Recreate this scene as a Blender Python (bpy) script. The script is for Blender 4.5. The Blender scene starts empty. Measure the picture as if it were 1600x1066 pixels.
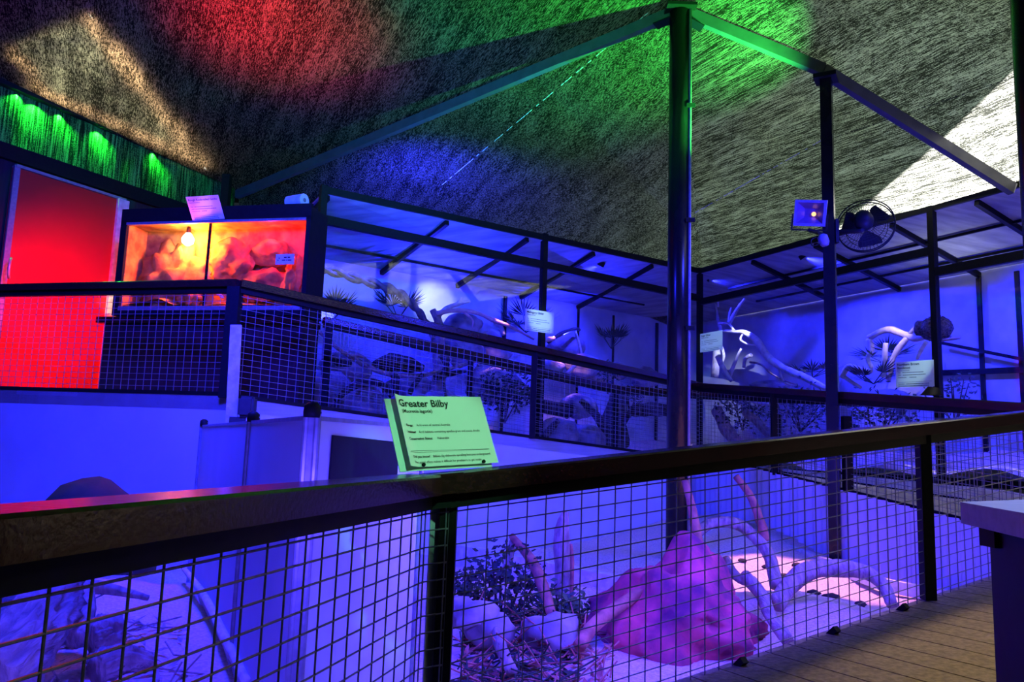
import bpy, bmesh, math, random
from mathutils import Vector as V, noise as NZ
random.seed(7)
SC = bpy.context.scene
COL = SC.collection
D = bpy.data
# ------------------------------------------------------------------ camera
FPX = 1220.0; PITCH = math.atan(164/FPX); ROLL = math.radians(1.96); EYE = 1.1
fw = V((0, math.cos(PITCH), math.sin(PITCH)))
_r = V((1, 0, 0)); _u = V((0, -math.sin(PITCH), math.cos(PITCH)))
RT = math.cos(ROLL)*_r + math.sin(ROLL)*_u
UP = -math.sin(ROLL)*_r + math.cos(ROLL)*_u
cam = D.objects.new('camera', D.cameras.new('camera')); COL.objects.link(cam)
cam.data.sensor_width = 36; cam.data.lens = 36*FPX/1600; cam.data.clip_start = 0.02
from mathutils import Matrix
m = Matrix((RT, UP, -fw)).transposed().to_4x4(); m.translation = V((0, 0, EYE)); cam.matrix_world = m
SC.camera = cam
SC.view_settings.view_transform = 'Standard'; SC.view_settings.look = 'None'
SC.view_settings.exposure = 0.0; SC.view_settings.gamma = 1.0; SC.view_settings.use_curve_mapping = False
SC.cycles.transparent_max_bounces = 24; SC.cycles.max_bounces = 6
SC.cycles.sample_clamp_indirect = 4.0
# ------------------------------------------------------------------ world and lights
w = D.worlds.new('sky'); SC.world = w; w.use_nodes = True
w.node_tree.nodes['Background'].inputs[0].default_value = (.55, .75, 1, 1)
w.node_tree.nodes['Background'].inputs[1].default_value = 0.02
SUNDIR = V((-0.42, 0.10, -0.9)).normalized()       # the way the daylight travels
def aim(o, d): o.rotation_euler = V(d).to_track_quat('-Z', 'Y').to_euler()
def lamp(kind, name, loc, col, power, target=None, size=.1, angle=90, blend=.6, sy=None):
    l = D.lights.new(name, kind); l.color = col; l.energy = power
    if kind == 'SPOT': l.spot_size = math.radians(angle); l.spot_blend = blend; l.shadow_soft_size = size
    elif kind == 'AREA':
        l.shape = 'RECTANGLE'; l.size = size; l.size_y = sy or size
    elif kind == 'POINT': l.shadow_soft_size = size
    o = D.objects.new(name, l); COL.objects.link(o); o.location = loc
    if target is not None: aim(o, V(target)-V(loc))
    return o
s_ = lamp('SUN', 'daylight', (3, 0, 9), (1, .97, .9), 26.0); aim(s_, SUNDIR); s_.data.angle = math.radians(1.2)
BL = (.014, .017, 1.0)      # blue night-house floods
VI = (.062, .036, 1.0)      # violet floods over the bilby pit
GR = (.04, 1.0, .10)
RD = (1.0, .012, .006)
lamp('AREA', 'pit_flood_near', (.50, 3.04, 1.0), VI, 58, (-.1, 3.97, .6), .8, sy=.05)
lamp('AREA', 'pit_flood_middle', (1.42, 3.63, 1.1), VI, 48, (.85, 4.5, .72), .8, sy=.05)
lamp('AREA', 'pit_flood_east', (2.35, 4.23, 1.2), VI, 40, (1.85, 5.06, .8), .6, sy=.05)
lamp('AREA', 'pit_flood_west', (-.57, 1.72, .93), VI, 44, (-1.5, 2.0, .55), .9, sy=.05)
lamp('SPOT', 'pit_sand_sun_fill', (1.78, 6.85, 4.4), (1.0, .42, .75), 1500, (2.25, 6.2, .2), .04, 22, .4)  # added spot standing in for sunlight on the pit sand
lamp('AREA', 'wall_flood_blue', (-1.6, 3.6, 3.3), BL, 600, (-3.0, 6.6, .7), .5)
lamp('SPOT', 'ramp_flood_blue', (3.4, 5.0, 3.4), BL, 900, (.8, 8.8, 1.2), .15, 75, .8)
lamp('SPOT', 'roof_wash_blue', (-1.4, 8.9, 3.8), BL, 2200, (-1.0, 10.9, 4.4), .1, 130, .9)
lamp('SPOT', 'beam_wash_blue', (-.6, 7.4, 3.0), BL, 160, (-1.2, 8.7, 4.8), .05, 110, .9)  # spots added without fittings to turn the roof beams blue
lamp('SPOT', 'beam_wash_blue', (3.3, 6.4, 2.6), BL, 130, (3.6, 7.1, 4.4), .05, 100, .9)
lamp('SPOT', 'roof_wash_green', (2.5, 6.6, 3.75), GR, 2200, (1.1, 7.3, 5.6), .0, 96, .9)
lamp('SPOT', 'roof_wash_green', (.9, 3.6, 3.7), GR, 800, (-.6, 6.6, 5.4), .0, 80, .9)
lamp('SPOT', 'roof_wash_red', (-2.7, 6.0, 3.3), RD, 2000, (-2.45, 6.9, 4.9), .3, 60, 1)
lamp('SPOT', 'door_wash_red', (-4.1, 7.25, 2.5), RD, 210, (-5.0, 8.5, 2.25), .05, 110, 1)  # added spot standing in for the terrarium's light on the door
lamp('SPOT', 'jamb_glint', (-3.9, 6.9, 3.3), (1, .85, .62), 300, (-4.63, 8.93, 2.6), .03, 10, .6)  # spot added only to whiten the door jamb
lamp('SPOT', 'rail_glint_red', (-3.0, 5.4, 3.4), RD, 160, (-.55, 1.45, 1.0), .05, 12, 1)
lamp('SPOT', 'sign_lamp_green', (.9, .6, 2.6), (.24, 1, .5), 190, (-.15, 2.45, 1.15), .05, 12, .4)
lamp('SPOT', 'counter_fill', (2.0, 2.6, 3.0), (.22, .36, 1), 520, (1.25, 1.25, 1.0), .1, 34, .8)  # unseen spot added to make the counter top look light blue
lamp('SPOT', 'deck_daylight_fill', (2.15, 4.25, 3.2), (1, .76, .36), 260, (2.0, 2.9, .4), .15, 44, 1)  # added warm spot standing in for daylight spilling on the deck
# ------------------------------------------------------------------ helpers
def ray(px, py): return fw + (px-800)/FPX*RT - (py-533)/FPX*UP
def PD(px, py, d):
    r = ray(px, py); return V((0, 0, EYE)) + r*(d/r.y)
def PV(px, py, a, b):
    r = ray(px, py); dx, dy = b[0]-a[0], b[1]-a[1]
    return V((0, 0, EYE)) + r*((a[0]*dy-a[1]*dx)/(r.x*dy-r.y*dx))
def mat(name, c, rough=.6, metal=0., c2=None, scale=20., bump=0., spec=.4, stretch=(1, 1, 1)):
    m = D.materials.new(name); m.use_nodes = True; nt = m.node_tree; b = nt.nodes['Principled BSDF']
    b.inputs['Roughness'].default_value = rough; b.inputs['Metallic'].default_value = metal
    b.inputs['Specular IOR Level'].default_value = spec
    tc = nt.nodes.new('ShaderNodeTexCoord'); mp = nt.nodes.new('ShaderNodeMapping'); mp.inputs['Scale'].default_value = stretch
    n = nt.nodes.new('ShaderNodeTexNoise'); n.inputs['Scale'].default_value = scale; n.inputs['Detail'].default_value = 5
    nt.links.new(tc.outputs['Object'], mp.inputs[0]); nt.links.new(mp.outputs[0], n.inputs['Vector'])
    r = nt.nodes.new('ShaderNodeValToRGB'); c2 = c2 or tuple(x*.75 for x in c)
    r.color_ramp.elements[0].position = .35; r.color_ramp.elements[1].position = .65
    r.color_ramp.elements[0].color = (*c2, 1); r.color_ramp.elements[1].color = (*c, 1)
    nt.links.new(n.outputs['Fac'], r.inputs[0]); nt.links.new(r.outputs[0], b.inputs['Base Color'])
    if bump:
        bp = nt.nodes.new('ShaderNodeBump'); bp.inputs['Strength'].default_value = bump; bp.inputs['Distance'].default_value = .02
        nt.links.new(n.outputs['Fac'], bp.inputs['Height']); nt.links.new(bp.outputs[0], b.inputs['Normal'])
    return m
def glass_mat(name, tint=(1, 1, 1), gloss=.06):
    m = D.materials.new(name); m.use_nodes = True; nt = m.node_tree; nt.nodes.clear()
    o = nt.nodes.new('ShaderNodeOutputMaterial'); t = nt.nodes.new('ShaderNodeBsdfTransparent'); t.inputs[0].default_value = (*tint, 1)
    g = nt.nodes.new('ShaderNodeBsdfGlossy'); g.inputs['Roughness'].default_value = .03
    f = nt.nodes.new('ShaderNodeMixShader'); f.inputs[0].default_value = gloss
    nt.links.new(t.outputs[0], f.inputs[1]); nt.links.new(g.outputs[0], f.inputs[2]); nt.links.new(f.outputs[0], o.inputs[0])
    return m
def emis(name, c, s):
    m = D.materials.new(name); m.use_nodes = True; nt = m.node_tree; nt.nodes.clear()
    o = nt.nodes.new('ShaderNodeOutputMaterial'); e = nt.nodes.new('ShaderNodeEmission')
    e.inputs[0].default_value = (*c, 1); e.inputs[1].default_value = s; nt.links.new(e.outputs[0], o.inputs[0]); return m
def cloth_mat(name, lo, hi, trans_lo, trans_hi, direction, p0=.475, p1=.575, across=120., along=1.1, vert=False):
    """knitted shade cloth: dark threads with open stitches that let daylight glow through"""
    m = D.materials.new(name); m.use_nodes = True; nt = m.node_tree; nt.nodes.clear(); L = nt.links.new
    o = nt.nodes.new('ShaderNodeOutputMaterial')
    tc = nt.nodes.new('ShaderNodeTexCoord'); mp = nt.nodes.new('ShaderNodeMapping'); mp.vector_type = 'TEXTURE'
    mp.inputs['Rotation'].default_value = (0, 0, direction)
    L(tc.outputs['Object'], mp.inputs[0])
    m2 = nt.nodes.new('ShaderNodeMapping'); m2.inputs['Scale'].default_value = (across, across, along) if vert else (along, across, across); L(mp.outputs[0], m2.inputs[0])
    n = nt.nodes.new('ShaderNodeTexNoise'); n.inputs['Scale'].default_value = 1; n.inputs['Detail'].default_value = 2; n.inputs['Roughness'].default_value = .6
    L(m2.outputs[0], n.inputs['Vector'])
    n3 = nt.nodes.new('ShaderNodeTexNoise'); n3.inputs['Scale'].default_value = 95; n3.inputs['Detail'].default_value = 2
    L(tc.outputs['Object'], n3.inputs['Vector'])
    m4 = nt.nodes.new('ShaderNodeMapping'); m4.inputs['Scale'].default_value = (9, 9, .3) if vert else (.3, 9, 9); L(mp.outputs[0], m4.inputs[0])
    n4 = nt.nodes.new('ShaderNodeTexNoise'); n4.inputs['Scale'].default_value = 1; n4.inputs['Detail'].default_value = 2; L(m4.outputs[0], n4.inputs['Vector'])
    a1 = nt.nodes.new('ShaderNodeMath'); a1.operation = 'MULTIPLY_ADD'; L(n.outputs['Fac'], a1.inputs[0]); a1.inputs[1].default_value = 1.75; L(n3.outputs['Fac'], a1.inputs[2])
    a2 = nt.nodes.new('ShaderNodeMath'); a2.operation = 'MULTIPLY_ADD'; L(n4.outputs['Fac'], a2.inputs[0]); a2.inputs[1].default_value = .55; L(a1.outputs[0], a2.inputs[2])
    a3 = nt.nodes.new('ShaderNodeMath'); a3.operation = 'DIVIDE'; a3.inputs[1].default_value = 3.3; L(a2.outputs[0], a3.inputs[0])
    def ramp(c0, c1):
        r = nt.nodes.new('ShaderNodeValToRGB'); r.color_ramp.elements[0].position = p0; r.color_ramp.elements[1].position = p1
        r.color_ramp.elements[0].color = (*c0, 1); r.color_ramp.elements[1].color = (*c1, 1); L(a3.outputs[0], r.inputs[0]); return r
    d = nt.nodes.new('ShaderNodeBsdfDiffuse'); t = nt.nodes.new('ShaderNodeBsdfTranslucent')
    L(ramp(lo, hi).outputs[0], d.inputs[0]); L(ramp(trans_lo, trans_hi).outputs[0], t.inputs[0])
    s = nt.nodes.new('ShaderNodeAddShader'); L(d.outputs[0], s.inputs[0]); L(t.outputs[0], s.inputs[1]); L(s.outputs[0], o.inputs[0])
    return m
M = dict(
    timber=mat('stained_timber', (.04, .010, .009), .2, c2=(.024, .006, .006), scale=14, stretch=(1, 6, 6), bump=.05, spec=.6),
    steel=mat('black_painted_steel', (.010, .010, .010), .5, scale=40, spec=.12),
    polesteel=mat('dark_steel_tube', (.010, .010, .011), .25, 0., scale=8, spec=.3),
    wire=mat('galvanised_wire', (.24, .24, .26), .45, .4, scale=60),
    wallp=mat('painted_panel', (.62, .62, .72), .5, c2=(.55, .55, .66), scale=2.2),
    corr=mat('corrugated_sheet', (.62, .62, .70), .42, c2=(.55, .55, .64), scale=3, spec=.5),
    white=mat('enclosure_wall_paint', (.62, .63, .66), .6, c2=(.42, .43, .47), scale=2.4),
    alu=mat('aluminium', (.34, .34, .36), .35, .3, scale=30),
    sand=mat('sand', (.86, .62, .52), .9, c2=(.62, .42, .36), scale=60, bump=.5),
    redearth=mat('red_earth', (.72, .09, .13), .9, c2=(.16, .025, .07), scale=6, bump=1.),
    wood=mat('driftwood', (.5, .36, .3), .8, c2=(.26, .18, .16), scale=16, stretch=(2.2, .5, .8), bump=1.),
    palewood=mat('bleached_branch', (.85, .78, .72), .75, c2=(.6, .52, .48), scale=14, bump=.5),
    pinkwood=mat('pink_bark', (.95, .6, .5), .8, c2=(.7, .4, .34), scale=14, bump=.5),
    darkwood=mat('dark_bark', (.06, .045, .04), .9, c2=(.03, .02, .02), scale=10, bump=.7),
    reddark=mat('red_bark', (.6, .2, .13), .85, c2=(.3, .1, .07), scale=12, bump=.6),
    rock=mat('rock', (.55, .46, .42), .85, c2=(.16, .12, .13), scale=4.5, bump=1.),
    rockdk=mat('dark_rock', (.05, .03, .03), .8, scale=6, bump=.6),
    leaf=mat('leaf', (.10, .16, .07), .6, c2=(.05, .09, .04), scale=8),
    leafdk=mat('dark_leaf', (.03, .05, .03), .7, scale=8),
    deck=mat('deck_timber', (.23, .17, .11), .65, c2=(.13, .09, .06), scale=5, stretch=(9, 9, 9), bump=.25),
    board=mat('ramp_board', (.42, .36, .26), .7, c2=(.3, .25, .18), scale=6),
    door=mat('red_door_paint', (.7, .02, .015), .45, c2=(.6, .015, .012), scale=1.2),
    black=mat('black', (.012, .012, .013), .6, scale=20, spec=.15),
    cabinet=mat('dark_cabinet', (.04, .022, .028), .5, spec=.15, c2=(.03, .018, .02), scale=4, stretch=(8, 8, 1)),
    paper=mat('laminated_paper', (.86, .88, .84), .35, c2=(.82, .85, .8), scale=3),
    ink=mat('ink', (.01, .015, .015), .6, scale=30),
    roll=mat('paper_roll', (.8, .8, .78), .8, scale=20, bump=.2),
    card=mat('inner_card', (.3, .27, .2), .8, scale=20),
    box=mat('grey_box', (.05, .045, .05), .6, scale=20),
    plast=mat('blue_lamp_case', (.22, .2, .4), .4, scale=20),
    reflector=mat('lamp_reflector', (.2, .12, .3), .3, .3, scale=10),
    nest=mat('woven_nest', (.2, .15, .12), .9, c2=(.03, .02, .02), scale=40, bump=1.),
    beam=mat('beam_paint', (.07, .07, .075), .5, scale=8),
    vine=mat('vine_bark', (.26, .2, .18), .8, c2=(.1, .07, .06), scale=12, bump=.8),
    orock=mat('terrarium_rock', (.8, .42, .06), .85, c2=(.34, .12, .02), scale=7, bump=1.),
    greenwall=cloth_mat('green_shade_cloth', (.008, .02, .006), (.10, .34, .06), (.0, .02, .0), (.03, .3, .04), 0, .46, .6, 60, 2.5, True),
    roofp=mat('roof_panel', (.42, .43, .46), .8, c2=(.26, .27, .3), scale=2.2, stretch=(1, 4, 1)),
    clear=glass_mat('clear_glass', (.96, .97, 1), .035),
    terra=glass_mat('terrarium_glass', (.98, .97, .97), .045),
    bulb=emis('lit_bulb', (1, .72, .4), 60),
    cable=mat('cable', (.5, .5, .5), .5, scale=20),
)
WEAVE = math.atan2(.894, -.447)
M['shade'] = cloth_mat('shade_cloth', (.004, .004, .003), (.085, .072, .045), (.035, .037, .033), (.50, .51, .47), WEAVE)
M['diffuser'] = cloth_mat('sun_diffuser_cloth', (.01, .01, .01), (.03, .03, .03), (.10, .145, .10), (.15, .20, .14), WEAVE)  # for an unseen sheet added to dim the sun
M['sparkle_diffuser'] = cloth_mat('sun_sparkle_cloth', (.01, .01, .01), (.03, .03, .03), (.0, .0, .0), (.75, .72, .42), WEAVE, .54, .60, 60, 14)  # for an added diffuser that breaks the sun into sparkles
M['edge_diffuser'] = cloth_mat('warm_edge_diffuser', (.01, .01, .01), (.03, .03, .03), (.05, .03, .02), (.9, .55, .28), WEAVE, .48, .56, 60, 14)
M['sun_blocker'] = mat('black_sun_blocker', (.008, .008, .008), .8)  # for an unseen sheet added to block the sun

def obj(name, bm, m, parent=None, origin=None, smooth=False):
    """one mesh object; vertices are given in world space and re-based on the origin (or the parent)"""
    me = D.meshes.new(name)
    if isinstance(bm, bmesh.types.BMesh):
        bmesh.ops.recalc_face_normals(bm, faces=bm.faces[:])
        off = V((0, 0, 0))
        if parent is not None:
            q = parent
            while q is not None: off += V(q.location); q = q.parent
        if origin is not None: off2 = V(origin) - off
        elif parent is None:
            zs = [v.co for v in bm.verts]
            off2 = V((sum(v.x for v in zs)/len(zs), sum(v.y for v in zs)/len(zs), min(v.z for v in zs))) if zs else V()
        else: off2 = V((0, 0, 0))
        for v in bm.verts: v.co -= off+off2
        bm.to_mesh(me); bm.free(); loc = off2
    o = D.objects.new(name, me); COL.objects.link(o); o.location = loc
    if parent is not None: o.parent = parent
    if m is not None: me.materials.append(m)
    if smooth:
        for p in me.polygons: p.use_smooth = True
    return o
def empty(name, loc):
    o = D.objects.new(name, None); COL.objects.link(o); o.location = loc; o.empty_display_size = .1; return o
def tag(o, label, cat, group=None):
    o['label'] = label; o['category'] = cat
    if group: o['group'] = group
    return o
def struct(o, label=None):
    o['kind'] = 'structure'
    if label: o['label'] = label
    return o
def thing(name, loc, label, cat, group=None): return tag(empty(name, loc), label, cat, group)
def box(bm, lo, hi):
    vs = [bm.verts.new((x, y, z)) for x in (lo[0], hi[0]) for y in (lo[1], hi[1]) for z in (lo[2], hi[2])]
    for f in ((0, 1, 3, 2), (4, 6, 7, 5), (0, 4, 5, 1), (2, 3, 7, 6), (0, 2, 6, 4), (1, 5, 7, 3)): bm.faces.new([vs[i] for i in f])
def bar(bm, p, q, wd, ht, up=(0, 0, 1), bev=0.):
    """rectangular bar whose centre line runs p to q; wd sideways, ht along up"""
    p, q = V(p), V(q); d = (q-p).normalized(); s = d.cross(V(up)).normalized(); u = s.cross(d).normalized()
    if bev:
        prof = [(wd/2-bev, ht/2), (wd/2, ht/2-bev), (wd/2, -ht/2), (-wd/2, -ht/2), (-wd/2, ht/2-bev), (-wd/2+bev, ht/2)]
    else: prof = [(wd/2, ht/2), (wd/2, -ht/2), (-wd/2, -ht/2), (-wd/2, ht/2)]
    a = [bm.verts.new(p+s*x+u*y) for x, y in prof]; b = [bm.verts.new(q+s*x+u*y) for x, y in prof]; n = len(prof)
    bm.faces.new(a); bm.faces.new(b[::-1])
    for i in range(n): bm.faces.new((a[i], b[i], b[(i+1) % n], a[(i+1) % n]))
def prism(bm, pts, z0, z1):
    """plan polygon between two heights; z may be a number or a function of the point"""
    f0 = z0 if callable(z0) else (lambda p: z0); f1 = z1 if callable(z1) else (lambda p: z1)
    a = [bm.verts.new((p[0], p[1], f0(p))) for p in pts]; b = [bm.verts.new((p[0], p[1], f1(p))) for p in pts]; n = len(pts)
    bm.faces.new(a[::-1]); bm.faces.new(b)
    for i in range(n): bm.faces.new((a[i], a[(i+1) % n], b[(i+1) % n], b[i]))
def spline(pts, k=5):
    P = [V(p) for p in pts]; P = [P[0]*2-P[1]]+P+[P[-1]*2-P[-2]]; out = []
    for i in range(1, len(P)-2):
        a, b, c, d = P[i-1:i+3]
        for j in range(k):
            t = j/k; out.append(.5*((2*b)+(c-a)*t+(2*a-5*b+4*c-d)*t*t+(3*b-a-3*c+d)*t**3))
    out.append(P[-2]); return out
def tube(bm, pts, r, n=8, jit=0., seed=0, curve=True, k=5, ridge=0.):
    """tapering tube along points; r a number or a list of radii"""
    rs = r if isinstance(r, (list, tuple)) else [r]*len(pts)
    Q = spline(pts, k) if curve and len(pts) > 2 else [V(p) for p in pts]
    m_ = len(Q)-1; rings = []; u = None
    for i, p in enumerate(Q):
        t = (Q[min(i+1, m_)]-Q[max(i-1, 0)]).normalized()
        if u is None: u = t.orthogonal().normalized()
        u = (u-t*u.dot(t)).normalized(); w_ = t.cross(u)
        f = i/m_*(len(rs)-1); j = min(int(f), len(rs)-2) if len(rs) > 1 else 0
        rad = rs[j]*(1-(f-j))+rs[min(j+1, len(rs)-1)]*(f-j)
        ring = []
        for a in range(n):
            an = 2*math.pi*a/n; v = p+(u*math.cos(an)+w_*math.sin(an))*rad
            if ridge: v += (v-p)*ridge*(NZ.noise(V((a*1.7, seed, i*.12)))+.5*NZ.noise(V((a*5.1, i*.5, seed))))
            if jit: v += (v-p)*jit*NZ.noise(v*7+V((seed, seed, 0)))
            ring.append(bm.verts.new(v))
        rings.append(ring)
    for a, b in zip(rings, rings[1:]):
        for i in range(n): bm.faces.new((a[i], a[(i+1) % n], b[(i+1) % n], b[i]))
    bm.faces.new(rings[0][::-1]); bm.faces.new(rings[-1])
def rod(bm, p, q, r, n=4): tube(bm, [p, q], r, n, curve=False)
def lathe(bm, c, prof, axis=(0, 0, 1), n=20):
    ax = V(axis).normalized(); u = ax.orthogonal().normalized(); w_ = ax.cross(u); c = V(c); rings = []
    for r, h in prof:
        rings.append([bm.verts.new(c+ax*h+(u*math.cos(2*math.pi*i/n)+w_*math.sin(2*math.pi*i/n))*max(r, 1e-4)) for i in range(n)])
    for a, b in zip(rings, rings[1:]):
        for i in range(n): bm.faces.new((a[i], a[(i+1) % n], b[(i+1) % n], b[i]))
    bm.faces.new(rings[0][::-1]); bm.faces.new(rings[-1])
def blob(bm, c, s, amp=.25, seed=0, sub=3, freq=1.4):
    r = bmesh.ops.create_icosphere(bm, subdivisions=sub, radius=1); c = V(c)
    for v in r['verts']:
        n = v.co.normalized(); k = 1+amp*NZ.noise(n*freq+V((seed*3.1, seed, -seed)))+amp*.4*NZ.noise(n*freq*3+V((seed, 0, seed)))
        v.co = c+V((n.x*s[0]*k, n.y*s[1]*k, n.z*s[2]*k))
def lerp(a, b, t): return V(a)*(1-t)+V(b)*t
def ndir(a, b): return (V((b[0], b[1], 0))-V((a[0], a[1], 0))).normalized()
def quad(bm, *p): bm.faces.new([bm.verts.new(x) for x in p])

# ------------------------------------------------------------------ plan of the place
L0, L1 = PD(0, 795, 1.0), PD(668, 741, 2.42)
La = L0-(L1-L0)*.55                                       # behind the frame edge
P1 = PD(716, 737, 2.46)
R0 = PD(744, 734, 2.5); Rd = V((.841, .541, 0))
def Rtop(t): return V((R0.x+Rd.x*t, R0.y+Rd.y*t, 1.021+.104*max(t, -.1)))
K = Rtop(4.25)                                            # where the two rails meet
M0a, M1 = V((-5.4, 7.13, 2.38)), PD(375, 438, 6.2)
J = V((2.3, 9.5, 1.94))
def rail_plane(a, b): return (a.x, a.y), (b.x, b.y)
E0, EC, RE1 = V((-2.05, 8.0, 3.72)), V((2.83, 11.66, 3.84)), V((4.99, 7.4, 3.84))
Ed = ndir(E0, EC); En = V((-Ed.y, Ed.x, 0)); Gd = ndir(EC, RE1); Gn = V((-Gd.y, Gd.x, 0))
RE2 = V((EC.x, EC.y, 3.84))+Gd*6.4
def PE(px, py, w_=0.): a = V((E0.x, E0.y, 0))+En*w_; return PV(px, py, a, a+Ed)
def PR(px, py, w_=0.): a = V((EC.x, EC.y, 0))+Gn*w_; return PV(px, py, a, a+Gd)
def deckz(p): return 0.17+.104*max(0, (V((p[0], p[1], 0))-V((R0.x, R0.y, 0))).dot(Rd))

# ------------------------------------------------------------------ railings
def railing(name, label, tops, drop, posts, base, wires=True, w_=.12, hor=.05, ver=.075, r=.0022, wn=4, group=None, angle=True, mesh_until=None, timber='timber', wiremat='wire'):
    t = thing(name, base, label, 'railing', group)
    h, an, wm = bmesh.new(), bmesh.new(), bmesh.new()
    for a, b in zip(tops, tops[1:]):
        a, b = V(a), V(b)
        bar(h, a-V((0, 0, .03)), b-V((0, 0, .03)), w_, .06, bev=.006)
        if angle: bar(an, a-V((0, 0, .083)), b-V((0, 0, .083)), .05, .044)
        bar(an, a-V((0, 0, drop)), b-V((0, 0, drop)), .012, .03)
        if wires:
            ln = (V((a.x, a.y, 0))-V((b.x, b.y, 0))).length; n = int(ln/ver)
            for i in range(n+1):
                p = lerp(a, b, min(1, i*ver/ln)); rod(wm, p-V((0, 0, .1)), p-V((0, 0, drop+.01)), r, wn)
            for j in range(int((drop-.1)/hor)+1):
                z = drop-j*hor; rod(wm, a-V((0, 0, z))+V((0, 0, 0)), b-V((0, 0, z)), r, wn)
    obj('handrail', h, M[timber], t); obj('steel_angle', an, M['steel'], t)
    if wires: obj('wire_mesh', wm, M[wiremat], t)
    for p, zb, sz in posts:
        pb = bmesh.new(); p = V(p); box(pb, (p.x-sz/2, p.y-sz/2, zb), (p.x+sz/2, p.y+sz/2, p.z-.06)); obj('post', pb, M['steel'], t)
    return t
# nearest railing, up to its corner post, then the ramp side beyond it
cp = PD(703, 760, 2.47)
tL = railing('railing', 'nearest dark timber railing with wire mesh, ending at the corner post under the bilby sign', [La, L1, P1], .92, [], (L1.x, L1.y, .1), r=.0026, wn=6)
pb = bmesh.new(); box(pb, (cp.x-.026, cp.y-.022, .05), (cp.x+.026, cp.y+.03, 1.0)); obj('corner_post', pb, M['steel'], tL)
cb = bmesh.new(); bar(cb, V((L1.x+.012, L1.y+.03, .5)), V((cp.x-.02, cp.y+.05, .5)), .004, .95); obj('corner_plate', cb, M['wallp'], tL)
p2 = Rtop(2.55); p3 = Rtop(4.2)
tR = railing('railing', 'dark ramp railing rising from the bilby sign past the deck boards', [Rtop(-.1), Rtop(4.25)], .87, [(p2, deckz(p2), .055), (p3, deckz(p3), .055)], (R0.x, R0.y, .1), r=.0024, wn=6)
for t_ in (.62, 1.2, 1.78, 2.3):
    cb = bmesh.new(); p = Rtop(t_); bar(cb, V((p.x, p.y, deckz(p)-.01)), V((p.x+.02, p.y-.03, deckz(p)+.025)), .03, .025); obj('mesh_clip', cb, M['black'], tR)
# landing and far ramp railings
tM0 = railing('railing', 'upper landing railing with wire mesh in front of the red door and glowing terrarium', [M0a, M1], .92, [(M1+V((-.03, .0, 0)), 1.40, .10)], (M1.x, M1.y, 1.4), hor=.05, r=.0026)
Mz = lambda t_: lerp(M1, J, t_)
mp = [PV(735, 560, *rail_plane(M1, J)), PV(835, 560, *rail_plane(M1, J))]
fr = lambda p: (V((p.x, p.y, 0))-V((M1.x, M1.y, 0))).length/(V((J.x, J.y, 0))-V((M1.x, M1.y, 0))).length
mpost = [(Mz(fr(p)), Mz(fr(p)).z-.95, .06) for p in mp[1:]]
tM = railing('railing', 'middle ramp railing sloping down past the glider enclosure to the round roof pole', [M1, J], .93, mpost, (J.x, J.y, 1.0), r=.0022)
tW = railing('railing', 'red-brown ramp railing before the bandicoot enclosure, running out beyond the square roof pole', [J, V((2.75, 7.75, 1.76)), K], .86, [(lerp(J, K, .33), 1.0-.1, .06), (PV(1322, 640, (J.x, J.y), (K.x, K.y)), .8, .07)], (K.x, K.y, .6), r=.0022)
for o_ in tW.children:
    if o_.name.startswith('post'): pass
O0, O1, O2, O3 = V((-1.86, 7.62, 2.30)), V((1.33, 10.0, 1.915)), V((2.75, 10.35, 1.90)), V((4.35, 7.2, 1.66))
opost = [PV(735, 580, (O0.x, O0.y), (O1.x, O1.y)), PV(962, 620, (O0.x, O0.y), (O1.x, O1.y))]
f2 = lambda p: (V((p.x, p.y, 0))-V((O0.x, O0.y, 0))).length/(V((O1.x, O1.y, 0))-V((O0.x, O0.y, 0))).length
tO = railing('railing', 'rear ramp railing in thin red timber directly before the glass of the glider enclosure', [O0, O1, O2], .93, [(O0+V((.04, .04, 0)), 1.38, .07)]+[(lerp(O0, O1, f2(p)), lerp(O0, O1, f2(p)).z-.95, .06) for p in opost], (O0.x, O0.y, 1.3), r=.002, w_=.09)
tO2 = railing('railing', 'rear ramp railing half hidden directly below the bandicoot enclosure glass', [O2+V((.02, -.05, 0)), O3], .93, [(PV(1215, 640, (O2.x, O2.y), (O3.x, O3.y))*1+V((0, 0, .0)), .85, .07)], (O3.x, O3.y, .8), r=.002, w_=.09)

# ------------------------------------------------------------------ setting: decks, pit, walls
def dk(p): return deckz(p)
nl = V((-Rd.y, Rd.x, 0)); nr = -nl
b = bmesh.new()
for i in range(-14, 46):                                   # boards laid across the near ramp
    t0 = i*.14; a0 = V((R0.x, R0.y, 0))+Rd*t0; a1 = a0+Rd*.133
    pts = [a0+nl*.03, a1+nl*.03, a1+nr*2.6, a0+nr*2.6]
    z = [deckz(a0), deckz(a1), deckz(a1), deckz(a0)]
    top = [b.verts.new((p.x, p.y, zz)) for p, zz in zip(pts, z)]; bot = [b.verts.new((p.x, p.y, zz-.035)) for p, zz in zip(pts, z)]
    b.faces.new(top); b.faces.new(bot[::-1])
    for k in range(4): b.faces.new((top[k], bot[k], bot[(k+1) % 4], top[(k+1) % 4]))
struct(obj('floor', b, M['deck']))
b = bmesh.new(); prism(b, [(La.x, La.y), (L1.x, L1.y), (P1.x, P1.y), (.9, .3), (.9, -.6), (-.6, -.6)], .05, .15)
prism(b, [(P1.x+.1, P1.y-.1), (K.x, K.y-.1), (K.x+1.8, K.y-2.3), (1.2, .1)], -.02, .05); struct(obj('floor_lower', b, M['board']))
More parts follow.
